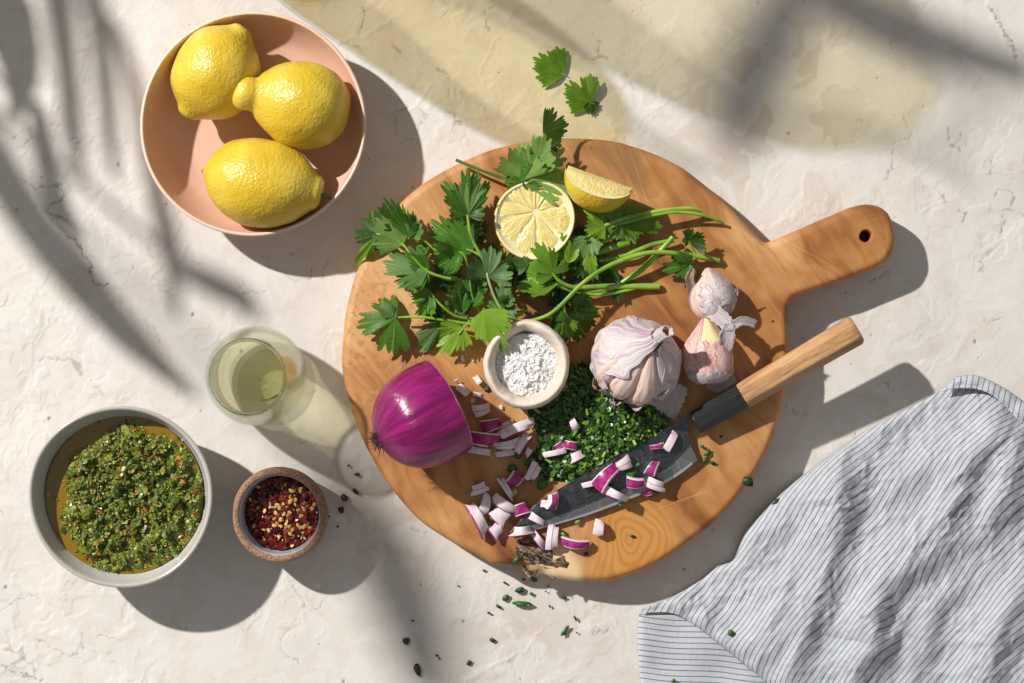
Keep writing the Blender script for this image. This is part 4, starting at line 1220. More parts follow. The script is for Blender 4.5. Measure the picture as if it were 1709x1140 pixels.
def loose_clove(name, label, c, tip, base, wd, ht, mats, regions):
    """one clove lying on the board; tip/base in photo pixels"""
    tp, bp = np.array(P(*tip, c)), np.array(P(*base, c))
    ax_ = tp - bp; L = np.linalg.norm(ax_); ax_ /= L
    s_ = np.cross([0, 0, 1.0], ax_); s_ /= np.linalg.norm(s_); u_ = np.array([0, 0, 1.0])
    root = empty(name, ((bp + tp)[0] / 2, (bp + tp)[1] / 2, ZB), label, 'garlic clove')
    def body(k):
        def fn(u, v):
            q = 2 * math.pi * u
            w = (math.sin(math.pi * min(1, .03 + v * .96) ** .70)) ** .62 * (1 - .30 * float(ss(np.array(v), .55, 1.0)))
            cx_, sx_ = math.cos(q) * (1 + .05 * math.sin(3 * q + 4 * v)), math.sin(q) * (1 + .04 * math.cos(5 * q + 2 * v))
            hz = ht * (1.0 if sx_ > 0 else .8)
            p_ = bp + ax_ * L * v + (s_ * wd * cx_ * (1 - .18 * max(0, sx_)) + u_ * hz * sx_ * abs(sx_) ** .1) * w * k
            p_[2] = max(p_[2], ZB + .0004); return p_
        return fn
    b = body(1.0)
    surf('clove_flesh', b, 48, 30, mats[0], root)
    for nm, m_, (u0, u1, v0, v1), k in regions:
        def fn(u, v, u0=u0, u1=u1, v0=v0, v1=v1, k=k):
            du = .018 * math.sin(v * 25 + k * 90) + .010 * math.sin(v * 61)
            dv = .03 * math.sin(u * 17 + k * 50) + .02 * math.sin(u * 43)
            uu = u0 + du * (1 - u) + (u1 - u0) * u; vv = v0 + (v1 + dv - v0) * v
            return body(k)(uu, max(.0, min(1.0, vv)))
        surf(nm, fn, 44, 28, m_, root, .00025)
    return root, body, bp, tp
zc = ZB + .0135
cl1, _, _, _ = loose_clove('garlic_clove', 'small garlic clove in white skin with purple streaks, nearest the coriander stems', zc, (1180, 447), (1197, 530), .0152, .0125,
    [M_GCLOVE], [('white_skin', M_GWHITE, (.12, .98, .0, .70), 1.045), ('torn_skin', M_PAPER, (.30, .62, .2, .98), 1.10)])
ribbon('peel_shred', [P(1222, 505, ZB + .012), P(1228, 492, ZB + .016), P(1231, 478, ZB + .021)], [.0024, .0015, .0005], M_GWHITE, cl1, .4)
ribbon('peel_shred', [P(1217, 520, ZB + .008), P(1226, 510, ZB + .011), P(1234, 503, ZB + .016)], [.0020, .0012, .0004], M_GWHITE, cl1, .4)
ribbon('peel_shred', [P(1155, 485, ZB + .010), P(1151, 465, ZB + .016), P(1156, 448, ZB + .021)], [.0035, .0030, .0014], M_PAPERD, cl1, .5)
cl2, _, _, _ = loose_clove('garlic_clove', 'large half-peeled garlic clove with pink stripes and bare cream flesh', zc, (1178, 528), (1186, 640), .0172, .0140,
    [M_GCREAM], [('pink_skin', M_GPINK, (.02, .48, .0, .62), 1.03), ('pink_skin', M_GPINK, (.46, 1.06, .0, .9), 1.02), ('pink_skin', M_GPINK, (-.06, .17, .3, .98), 1.035), ('paper_rim', M_PAPER, (.0, .5, .0, .16), 1.09)])
ribbon('peel_strip', [P(1172, 516, ZB + .014), P(1195, 524, ZB + .024), P(1214, 540, ZB + .027), P(1222, 543, ZB + .028), P(1240, 535, ZB + .027), P(1262, 541, ZB + .024)], [.0020, .0055, .0050, .0030, .0032, .0026], M_GWHITE, cl2, .25, .3)
ribbon('peel_strip', [P(1217, 540, ZB + .028), P(1213, 560, ZB + .026), P(1210, 585, ZB + .021), P(1213, 600, ZB + .015)], [.0032, .0056, .0045, .0022], M_GWHITE, cl2, .35, -.3, seed=2)
ribbon('garlic_peel', [P(1133, 640, ZB + .010), P(1122, 660, ZB + .0065), P(1112, 680, ZB + .003), P(1107, 694, ZB + .0012)], [.0070, .0092, .0098, .0082], M_PAPER, None, .10, 0, 'translucent papery garlic peel hanging below the bulb beside the chopped herbs', 'garlic peel', seed=1)
ribbon('garlic_peel', [P(1178, 640, ZB + .0015), P(1200, 640, ZB + .003), P(1226, 628, ZB + .0035)], [.0030, .0062, .0038], M_PAPER, None, .12, 0, 'shadowed scrap of garlic peel between the large clove and the knife', 'garlic peel', seed=3)
# ------------------------------------------------------------------ herbs
def mat_leaf(name, dark, mid, bright, vein, trans=.30, rough=.42):
    t = NT(name)
    co = t.uv(); s_ = t.n('SeparateXYZ', {0: co}); d, v = s_.outputs[0], s_.outputs[1]
    ad = t.math('ABSOLUTE', d)
    mid_v = t.math('SUBTRACT', 1.0, t.smooth(ad, .02, .085))
    # side veins slanting forward from each midrib
    q = t.math('SINE', t.math('MULTIPLY', t.math('SUBTRACT', t.math('MULTIPLY', v, 1.7), t.math('MULTIPLY', ad, .75)), 26))
    side = t.math('MULTIPLY', t.smooth(q, .80, 1.0), t.math('MULTIPLY', t.smooth(v, .12, .4), .55))
    ve = t.math('MAXIMUM', mid_v, side)
    ob = t.obj()
    n1 = t.noise(ob, 240, 3, .6)
    tone = t.attr('tone')
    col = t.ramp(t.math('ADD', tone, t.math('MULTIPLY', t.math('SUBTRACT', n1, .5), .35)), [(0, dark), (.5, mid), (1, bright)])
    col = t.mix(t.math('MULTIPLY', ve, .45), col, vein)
    h = t.math('SUBTRACT', t.math('MULTIPLY', n1, .35), t.math('MULTIPLY', ve, .8))
    b = t.bsdf(Base_Color=col, Roughness=rough, Normal=t.bump(h, .0009, .6))
    b.inputs['Specular IOR Level'].default_value = .45
    tc = t.mix(.35, col, bright)
    tr = t.n('BsdfTranslucent', {'Color': tc})
    return t.done(t.n('MixShader', {0: trans, 1: b.outputs[0], 2: tr.outputs[0]}))
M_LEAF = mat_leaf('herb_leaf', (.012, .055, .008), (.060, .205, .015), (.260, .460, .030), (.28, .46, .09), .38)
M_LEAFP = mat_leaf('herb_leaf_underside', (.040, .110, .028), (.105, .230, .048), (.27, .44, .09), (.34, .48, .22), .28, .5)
def mat_stem(name, a, b):
    t = NT(name)
    col = t.mix(t.smooth(t.noise(t.obj(), 60, 3), .35, .65), a, b)
    return t.done(t.bsdf(Base_Color=col, Roughness=.35))
M_GSTEM = mat_stem('herb_stem', (.13, .29, .022), (.29, .46, .06))
M_DSTEM = mat_stem('herb_stem_dark', (.045, .10, .02), (.10, .18, .045))
M_PSTEM = mat_stem('herb_stem_pale', (.26, .36, .14), (.36, .42, .24))

def leaf_shape(kind, rr):
    if kind == 'p':      # flat parsley: five pointed lobes
        lob = [(-84, .66, 21), (-43, .88, 21), (0, 1.0, 22), (43, .88, 21), (84, .66, 21)]; teeth, td, sub, depth, hi = 3, .17, .12, .64, 108
    elif kind == 'n':    # one narrow lobe
        lob = [(-20, .78, 16), (0, 1.0, 15), (20, .78, 16)]; teeth, td, sub, depth, hi = 3, .12, 0, .25, 37
    elif kind == 'f':    # single fan
        lob = [(-50, .84, 30), (0, 1.0, 29), (50, .84, 30)]; teeth, td, sub, depth, hi = 5, .16, .16, .50, 82
    else:                # coriander: three deep-cut fans
        lob = [(-74, .88, 37), (0, 1.0, 36), (74, .88, 37)]; teeth, td, sub, depth, hi = 6, .16, .20, .66, 114
    lob = [(a + rr.uniform(-6, 6), A * rr.uniform(.88, 1.08), w * rr.uniform(.97, 1.12)) for a, A, w in lob]
    return lob, teeth, td, sub, depth, hi

def leaf_mesh(base, tip, kind='c', roll=0.0, cup=0.0, ruffle=.05, droop=.0, fold=0.0, seed=0, wid=1.0, floor=None):
    """leaf blade from 3-D base to 3-D tip; returns V, F, UV"""
    rr = random.Random(seed * 131 + 7)
    lob, teeth, td, sub, depth, hi = leaf_shape(kind, rr)
    base, tip = np.array(base), np.array(tip)
    h = tip - base; L = np.linalg.norm(h); h /= L
    l = np.cross([0, 0, 1.0], h); l /= np.linalg.norm(l) + 1e-9
    n = np.cross(h, l)
    roll = roll + rr.uniform(-.45, .45); droop = droop + rr.uniform(-.2, .45); cup = cup + rr.uniform(-.5, .9); ruffle = ruffle * rr.uniform(.9, 1.9)
    l2 = l * math.cos(roll) + n * math.sin(roll); n2 = np.cross(h, l2)
    NA, NR = 108, 10
    V, UV = [], []
    ph = [rr.uniform(0, 6.28) for _ in range(4)]
    for i in range(NR):
        s_ = (i / (NR - 1)) ** .9
        for k in range(NA):
            f = math.radians(-hi + 2 * hi * k / (NA - 1))
            fd = math.degrees(f)
            best, bd = 0, 0
            for a, A, w in lob:
                d = (fd - a) / w; ad = abs(d)
                val = A * (1 - .10 * d * d) * (1 - depth * float(ss(np.array(ad), .62, 1.12)))
                if ad > 1.3: val *= .5
                tt = abs(math.sin(teeth * math.pi * (d + 1) / 2 + .6))
                if sub: val *= 1 - sub * (1 - abs(math.sin(1.5 * math.pi * (d + 1)))) ** 1.4 * (.35 + .65 * s_)
                val *= 1 - td * (1 - tt) ** 2.0 * s_ ** 5
                if val > best: best, bd = val, d
            r = best * s_ * L
            a_, b_ = r * math.cos(f), r * math.sin(f) * wid
            rib = .050 * L * s_ * (math.sqrt(bd * bd + .03) - .4) * (1 - .5 * s_)
            c_ = rib + cup * L * (b_ / L) ** 2 + fold * abs(b_) - droop * a_ * a_ / L
            c_ += ruffle * L * s_ * s_ * (math.sin(f * 4.3 + ph[0]) + .5 * math.sin(f * 8 + ph[1])) 
            p_ = base + h * a_ + l2 * b_ + n2 * c_
            if floor is not None: p_[2] = max(p_[2], floor + .0004 + .0001 * i)
            V.append(p_); UV.append((bd, s_))
    return np.array(V), grid_faces(NA, NR), UV

def add_leaf(par, b, t, kind='c', tone=.5, mat=None, name='leaf', zoff=None, **kw):
    """b, t = (px, py, mm above the board) of base and tip"""
    z0 = ZB if zoff is None else zoff
    B = P(b[0], b[1], z0 + b[2] / 1000); T = P(t[0], t[1], z0 + t[2] / 1000)
    V, F, UV = leaf_mesh(B, T, kind, floor=kw.pop('floor', z0), **kw)
    return mesh(name, V, F, mat or M_LEAF, par, uv=UV, attr={'tone': np.full(len(V), tone)})

def add_stem(par, pts, r0, r1, mat=None, name='stem', z0=None, n=9):
    z0 = ZB if z0 is None else z0
    p = crom([P(x, y, z0 + max(z, r0 * 1000 * .9) / 1000) for x, y, z in pts], 8)
    rad = np.linspace(r0, r1, len(p)) * (1 + .05 * np.sin(np.linspace(0, 25, len(p))))
    V, F = tube(p, rad, n)
    return mesh(name, V, F, mat or M_GSTEM, par, auto=50)

mm_ = .001
# --- top sprig lying over the rim
sp = empty('herb_sprig', P(872, 300, ZB), 'single coriander sprig with a bare stem lying over the cut lemon half', 'herb sprig')
add_stem(sp, [(761,267,9),(800,283,12),(840,297,15),(872,301,17),(894,290,18),(902,276,18)], .0011, .0009, M_DSTEM)
add_stem(sp, [(872,301,17),(876,312,17),(888,322,16)], .0008, .0006, M_DSTEM)
for i, (b, t, k, tn, kw) in enumerate([
    ((874,299,17), (872,240,20), 'f', .75, dict(wid=1.0)), ((890,290,18), (944,246,21), 'f', .85, dict(wid=.85)),
    ((872,300,17), (846,262,19), 'f', .55, dict(wid=.9)), ((892,285,19), (908,222,25), 'f', .70, dict(wid=.75)),
    ((877,306,17), (957,297,19), 'n', .85, dict(wid=1.35)), ((876,310,17), (906,334,18.5), 'f', .65, dict(wid=.8)),
    ((871,303,17), (848,318,17.5), 'f', .55, dict(wid=.9)), ((866,302,16), (842,290,15), 'f', .35, dict(wid=.8)),
    ((900,258,20), (897,228,22), 'f', .45, dict(wid=.8)), ((906,222,22), (955,206,14), 'f', .12, dict(wid=1.0))]):
    add_leaf(sp, b, t, k, tn, M_LEAFP if tn > .6 else M_LEAF, seed=40 + i, ruffle=.045, **kw)

# --- long curved sprig
sp = empty('herb_sprig', P(930, 515, ZB), 'coriander sprig on the longest curving stem across the pile, ending by the garlic', 'herb sprig')
add_stem(sp, [(1200,435,4),(1160,427,9),(1100,421,16),(1060,427,19),(1010,447,22),(970,475,24),(930,515,25),(905,530,25),(870,536,25),(842,523,25),(826,497,25),(815,468,25)], .0020, .0009, M_GSTEM)
add_stem(sp, [(842,523,25),(826,497,25.5),(815,466,26),(813,455,26)], .0009, .0008, M_PSTEM, 'leaf_stalk')
add_stem(sp, [(1162,427,9),(1155,412,11),(1150,402,13)], .0010, .0007); add_stem(sp, [(1162,427,9),(1156,436,10),(1150,441,11)], .0010, .0007)
add_stem(sp, [(940,506,24),(943,522,22),(950,532,20)], .0012, .0008)
for i, (b, t, k, tn, m, kw) in enumerate([
    ((814,462,26), (821,404,27), 'c', .22, M_LEAFP, dict(wid=.85, ruffle=.03)),
    ((834,512,24), (852,472,26), 'f', .30, M_LEAFP, dict(wid=.75)), ((836,512,23), (864,494,24), 'f', .25, M_LEAF, dict(fold=.4)),
    ((1150,404,13), (1176,386,17), 'f', .06, M_LEAF, dict(wid=1.1, ruffle=.08)), ((1150,402,13), (1138,402,15), 'f', .08, M_LEAF, dict(wid=1.0)),
    ((1151,441,11), (1101,452,9), 'c', .38, M_LEAF, dict(wid=.6, ruffle=.10)), ((1150,440,12), (1128,424,17), 'f', .25, M_LEAF, dict(wid=.8, fold=.3)),
    ((947,524,20), (986,568,6), 'f', .12, M_LEAF, dict(wid=.95)), ((944,530,21), (952,566,14), 'f', .80, M_LEAF, dict(wid=.55, fold=.6)),  # first leaf: darkened in its tone for the shade it lies in
    ((941,540,22), (914,556,16), 'f', .20, M_LEAF, dict(cup=1.2)), ((938,536,23), (926,512,26), 'f', .28, M_LEAF, dict(wid=.7)),
    ((842,524,24), (806,500,20), 'f', .18, M_LEAFP, dict(wid=.5, fold=.5)), ((955,500,22), (1008,527,6), 'f', .25, M_LEAF, dict(wid=.45, fold=.3))]):
    add_leaf(sp, b, t, k, tn, m, seed=60 + i, **kw)

# --- upper right bunch
sp = empty('herb_sprig', P(1010, 372, ZB), 'bright coriander sprig below the lemon wedge with two long stems reaching right', 'herb sprig')
add_stem(sp, [(985,392,12),(1020,372,14),(1060,360,15),(1110,351,14),(1150,348,11),(1170,352,8)], .0016, .0014)
add_stem(sp, [(1000,385,11),(1040,372,13),(1085,360,14),(1130,354,13),(1180,361,9),(1209,373,4)], .0016, .0010)
add_stem(sp, [(985,392,12),(955,425,11),(942,450,9),(937,470,7)], .0008, .0006)
for i, (b, t, k, tn, m, kw) in enumerate([
    ((1012,362,15), (1044,336,19), 'f', .55, M_LEAFP, dict(wid=.9)), ((1005,380,14), (988,344,22), 'f', .92, M_LEAF, dict(wid=.8, fold=-.3)),
    ((1010,378,15), (975,386,20), 'f', .88, M_LEAF, dict(wid=.8)), ((1012,375,14), (1002,405,14), 'f', .70, M_LEAF, dict(wid=.7)),
    ((1035,366,13), (1106,379,11), 'f', .62, M_LEAF, dict(wid=.6)), ((1040,368,13), (1064,405,10), 'f', .60, M_LEAFP, dict(wid=.9)),
    ((985,395,13), (965,444,16), 'f', .55, M_LEAFP, dict(wid=.75)), ((993,392,13), (990,430,10), 'f', .85, M_LEAF, dict(wid=.5, fold=.8)),
    ((948,440,11), (936,388,19), 'f', .98, M_LEAF, dict(wid=.55, fold=-.4)), ((985,425,14), (995,468,17), 'f', .9, M_LEAF, dict(wid=.4, fold=.8)),
    ((1030,372,12), (1025,395,10), 'f', .72, M_LEAFP, dict(wid=.8))]):
    add_leaf(sp, b, t, k, tn, m, seed=80 + i, **kw)

# --- parsley in the middle
sp = empty('herb_sprig', P(960, 480, ZB), 'glossy bright flat parsley sprig just below the lemon half', 'herb sprig')
add_stem(sp, [(1100,478,3),(1050,478,6),(1000,478,10),(960,480,14),(935,470,18),(922,455,20)], .0024, .0011)
add_stem(sp, [(1060,481,5),(1010,491,8),(965,488,11),(930,478,13)], .0014, .0010)
add_stem(sp, [(1040,477,6),(1000,485,9),(950,484,12),(925,472,16)], .0014, .0010)
for i, (b, t, k, tn, m, kw) in enumerate([
    ((924,458,20), (893,405,25), 'p', .66, M_LEAF, dict(wid=.8, ruffle=.03)), ((925,466,18), (867,449,21), 'n', .85, M_LEAF, dict(wid=1.0)),
    ((932,474,17), (863,486,16), 'n', .78, M_LEAF, dict(wid=.9)), ((920,470,15), (858,470,10), 'p', .10, M_LEAF, dict(wid=.7)),
    ((880,446,16), (856,432,17), 'f', .22, M_LEAFP, dict(wid=.9))]):
    add_leaf(sp, b, t, k, tn, m, seed=100 + i, **kw)

# --- lower left sprig with many leaves
sp = empty('herb_sprig', P(800, 538, ZB), 'coriander sprig spreading left above the onion, its end leaf near the rim', 'herb sprig')
add_stem(sp, [(872,522,8),(840,533,10),(800,542,12),(740,534,12),(700,529,11),(664,530,10)], .0016, .0008)
add_stem(sp, [(880,518,6),(830,530,8),(790,532,10),(760,527,12),(735,508,14),(718,488,16)], .0014, .0007)
add_stem(sp, [(785,534,11),(776,545,13),(765,558,14)], .0009, .0006); add_stem(sp, [(850,535,13),(840,545,12),(822,547,10),(808,538,10)], .0009, .0007, M_PSTEM)
add_stem(sp, [(800,541,12),(806,534,24),(807,515,36)], .0009, .0007)
for i, (b, t, k, tn, m, kw) in enumerate([
    ((660,531,10), (585,541,12), 'c', .42, M_LEAF, dict(wid=.82, ruffle=.035)), ((655,528,10), (634,500,12), 'f', .45, M_LEAFP, dict(wid=.6)),
    ((720,486,16), (686,514,13), 'f', .55, M_LEAF, dict(cup=1.0, wid=.8)), ((716,500,14), (700,527,9), 'f', .62, M_LEAF, dict(wid=.8, fold=.5)),
    ((737,538,11), (701,596,6), 'f', .30, M_LEAFP, dict(wid=.55)), ((772,545,14), (733,590,9), 'f', .95, M_LEAF, dict(wid=.75)),
    ((768,550,13), (762,592,5), 'f', .80, M_LEAF, dict(wid=.6)), ((806,517,36), (839,599,41), 'f', .92, M_LEAF, dict(wid=.60, fold=-.15, ruffle=.03)),
    ((770,522,13), (757,468,19), 'f', .40, M_LEAF, dict(wid=.4, fold=.5)), ((790,512,14), (801,466,18), 'f', .55, M_LEAF, dict(wid=.5)),
    ((735,510,12), (712,540,5), 'f', .10, M_LEAF, dict(wid=.8))]):
    add_leaf(sp, b, t, k, tn, m, seed=120 + i, **kw)

# --- upright parsley
sp = empty('herb_sprig', P(805, 430, ZB), 'dark parsley sprig pointing up the picture, left of the lemon half', 'herb sprig')
add_stem(sp, [(850,500,8),(828,465,12),(805,430,16),(787,395,19),(780,358,22)], .0013, .0010)
add_stem(sp, [(803,428,16),(790,420,16),(778,416,15)], .0009, .0007)
for i, (b, t, k, tn, m, kw) in enumerate([
    ((780,360,22), (783,278,26), 'p', .20, M_LEAF, dict(wid=.62, ruffle=.05, fold=.15)), ((780,362,21), (744,304,22), 'n', .38, M_LEAF, dict(wid=.8)),
    ((783,356,22), (815,306,23), 'n', .30, M_LEAF, dict(wid=.7)), ((782,358,23), (792,288,31), 'n', .55, M_LEAFP, dict(wid=.6)),
    ((786,395,14), (757,342,14), 'p', .05, M_LEAF, dict(wid=.6)), ((790,398,10), (802,352,10), 'p', .06, M_LEAF, dict(wid=.7)),
    ((788,420,15), (714,368,13), 'f', .50, M_LEAF, dict(wid=.66, ruffle=.04)), ((785,418,14), (742,398,15), 'f', .45, M_LEAF, dict(wid=.6))]):
    add_leaf(sp, b, t, k, tn, m, seed=140 + i, **kw)

# --- far left sprig hanging over the rim
sp = empty('herb_sprig', P(735, 460, ZB), 'coriander sprig at the left of the pile with a leaf hanging over the rim', 'herb sprig')
add_stem(sp, [(800,475,8),(775,468,11),(745,464,14),(714,453,16),(692,432,16),(672,406,15)], .0013, .0008)
add_stem(sp, [(735,425,12),(712,405,14),(695,394,15)], .0009, .0007)
add_stem(sp, [(676,412,15),(652,394,14),(628,391,11)], .0008, .0006)
for i, (b, t, k, tn, m, kw) in enumerate([
    ((632,391,11), (580,402,-2), 'c', .10, M_LEAF, dict(wid=.8, ruffle=.06, fold=-.3, floor=.004)), ((630,392,12), (594,446,6), 'n', .75, M_LEAF, dict(wid=.45, floor=.004)),  # first leaf: low tone paints in the bowl's shadow
    ((673,407,15), (621,362,17), 'f', .68, M_LEAFP, dict(wid=.75)), ((680,398,14), (640,335,20), 'f', .12, M_LEAF, dict(wid=.55)),
    ((684,396,16), (661,334,22), 'f', .50, M_LEAF, dict(wid=.45)), ((690,395,15), (686,352,22), 'f', .52, M_LEAFP, dict(wid=.55)),
    ((688,395,14), (705,382,19), 'f', .50, M_LEAFP, dict(wid=.8)), ((714,453,16), (637,440,14), 'f', .42, M_LEAFP, dict(wid=.8)),
    ((714,455,15), (655,472,11), 'f', .48, M_LEAF, dict(wid=.7)), ((712,452,16), (690,482,9), 'f', .60, M_LEAF, dict(wid=.6)),
    ((716,450,15), (672,420,18), 'f', .35, M_LEAF, dict(wid=.5)), ((716,412,12), (690,416,9), 'f', .50, M_LEAF, dict(wid=.6))]):
    add_leaf(sp, b, t, k, tn, m, seed=160 + i, **kw)

# --- curled sprig in the middle
sp = empty('herb_sprig', P(782, 470, ZB), 'short coriander sprig with a rolled leaf and hooked stalk in the pile', 'herb sprig')
add_stem(sp, [(800,520,8),(788,492,16),(783,460,22),(776,428,25),(766,420,25)], .0009, .0007)
for i, (b, t, k, tn, m, kw) in enumerate([
    ((770,421,25), (736,448,16), 'f', .40, M_LEAF, dict(cup=1.3, wid=.9)), ((788,495,14), (795,448,16), 'f', .18, M_LEAFP, dict(wid=.7)),
    ((795,505,12), (770,470,12), 'f', .15, M_LEAF, dict(wid=.8)), ((792,500,10), (742,490,8), 'f', .08, M_LEAF, dict(wid=.8))]):
    add_leaf(sp, b, t, k, tn, m, seed=180 + i, **kw)

# --- leaves deep in the pile, its shade put into their low tone
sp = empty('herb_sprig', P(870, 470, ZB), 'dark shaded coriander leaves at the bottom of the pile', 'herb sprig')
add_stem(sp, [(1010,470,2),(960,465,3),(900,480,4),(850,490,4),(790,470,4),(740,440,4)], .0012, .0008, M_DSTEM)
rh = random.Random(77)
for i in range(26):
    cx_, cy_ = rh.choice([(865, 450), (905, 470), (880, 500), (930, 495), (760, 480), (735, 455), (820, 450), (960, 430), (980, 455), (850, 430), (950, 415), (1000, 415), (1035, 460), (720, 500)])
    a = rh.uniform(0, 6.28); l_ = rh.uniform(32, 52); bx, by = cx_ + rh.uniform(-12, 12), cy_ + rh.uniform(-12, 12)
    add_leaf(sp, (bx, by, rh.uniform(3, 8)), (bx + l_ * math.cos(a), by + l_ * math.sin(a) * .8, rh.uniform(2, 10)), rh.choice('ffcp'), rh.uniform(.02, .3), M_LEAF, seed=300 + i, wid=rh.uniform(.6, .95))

# --- loose cut stems
for k, (pts, r, lab, m_) in enumerate([
    ([(985,424,6),(1010,417,7),(1050,404,7)], .0026, 'short thick pale green cut stem in the stem bundle', M_GSTEM),
    ([(995,436,5),(1040,428,7),(1062,419,8),(1090,408,8),(1126,401,6)], .0018, 'cut herb stem slanting up to the right in the middle of the bundle', M_GSTEM),
    ([(1035,474,3),(1070,450,7),(1100,421,12),(1123,396,13)], .0021, 'cut herb stem standing diagonally across the others', M_GSTEM),
    ([(990,410,10),(1020,398,10),(1042,388,9)], .0015, 'short thin cut stem beneath the upper coriander leaves', M_GSTEM)]):
    z0 = ZB
    p = crom([P(x, y, ZB + max(z, r * 900) / 1000) for x, y, z in pts], 8)
    V, F = tube(p, np.linspace(r, r * .9, len(p)), 12)
    tag(mesh('cut_parsley', V, F, m_, auto=50), lab, 'herb stalk')

# --- loose leaves on the table above the board
for k, (b, t, lab, kd, kw) in enumerate([
    ((941,124,1.5), (891,93,3.5), 'loose coriander leaf on the table, the upper of the two above the board', 'f', dict(wid=.85, ruffle=.045)),
    ((988,172,2), (940,142,4), 'loose coriander leaf on the table, the lower of the two above the board', 'f', dict(wid=.9, ruffle=.045))]):
    r = empty('coriander_leaf', P((b[0] + t[0]) / 2, (b[1] + t[1]) / 2, 0), lab, 'herb leaf')
    add_leaf(r, b, t, kd, .62, M_LEAF, 'blade', zoff=0.0, seed=200 + k, **kw)
    if k == 1: add_leaf(r, (985, 170, 1.5), (990, 194, 1.0), 'f', .05, M_LEAF, 'blade', zoff=0.0, seed=210, wid=.8)
    add_stem(r, [(b[0] - 4, b[1] - 2, 1.5), (b[0] + 4, b[1] + 2, 1.2)], .0005, .0004, z0=0.0)

# ------------------------------------------------------------------ chopped herb pile
def pile_h(x, y):
    """mm height of the pile at photo place"""
    h = 15 * math.exp(-(((x - 1003) / 62) ** 2 + ((y - 700) / 52) ** 2)) + 9 * math.exp(-(((x - 945) / 46) ** 2 + ((y - 655) / 38) ** 2)) + 7 * math.exp(-(((x - 960) / 48) ** 2 + ((y - 772) / 22) ** 2)) + 8 * math.exp(-(((x - 1060) / 34) ** 2 + ((y - 720) / 38) ** 2))
    return h
rp_ = random.Random(31)
def psamp(i):
    while True:
        x, y = rp_.uniform(870, 1130), rp_.uniform(600, 815)
        h = pile_h(x, y)
        # keep to the far side of the knife's spine
        if y > 770 - (x - 1015) * .565 and x > 1000: continue
        if h > .5 and rp_.random() < min(1, h / 5): return tuple(P(x, y, ZB + (h * rp_.uniform(.72, 1.0) + .6) / 1000))
herb_pile = empty('chopped_herbs', P(1000, 705, ZB), 'pile of finely chopped green herbs between salt cellar and knife', 'chopped herbs'); herb_pile['kind'] = 'stuff'
M_CHOP = mat_bits('chopped_leaf', [(0, (.008, .040, .006)), (.35, (.026, .095, .010)), (.7, (.070, .195, .016)), (.92, (.15, .31, .03)), (1, (.30, .42, .10))], .34, .15, .25)
V, F, A = leaf_bits(2300, psamp, .0016, rp_, .45, .32)
V[:, 2] = np.maximum(V[:, 2], ZB + .0004)
ob = mesh('herb_bits', V, F, M_CHOP, herb_pile, attr={'rnd': A}); ob['kind'] = 'stuff'
parts = []
for i in range(26):
    c = np.array(psamp(i)); c[2] += .0012; a = rp_.uniform(0, 6.28); l_ = rp_.uniform(.0012, .0026)
    d = np.array([math.cos(a), math.sin(a), rp_.gauss(0, .3)]) * l_
    parts.append(tube([c - d, c + d], [.0010, .0010], 7))
V, F = merge(parts)
ob = mesh('stem_bits', V, F, M_GSTEM, herb_pile, auto=40); ob['kind'] = 'stuff'
# core so the pile is not hollow
g1 = np.linspace(850, 1135, 70); g2 = np.linspace(610, 805, 60); GX, GY = np.meshgrid(g1, g2)
V = []
for x, y in zip(GX.ravel(), GY.ravel()):
    h = pile_h(x, y) * .72 - 1.6
    if x > 1000 and y > 766 - (x - 1015) * .565: h = -1.0
    V.append(tuple(P(x, y, ZB + h / 1000)))
ob = mesh('pile_core', V, grid_faces(70, 60), plain('herb_core', (.012, .045, .008), .7), herb_pile); ob['kind'] = 'stuff'
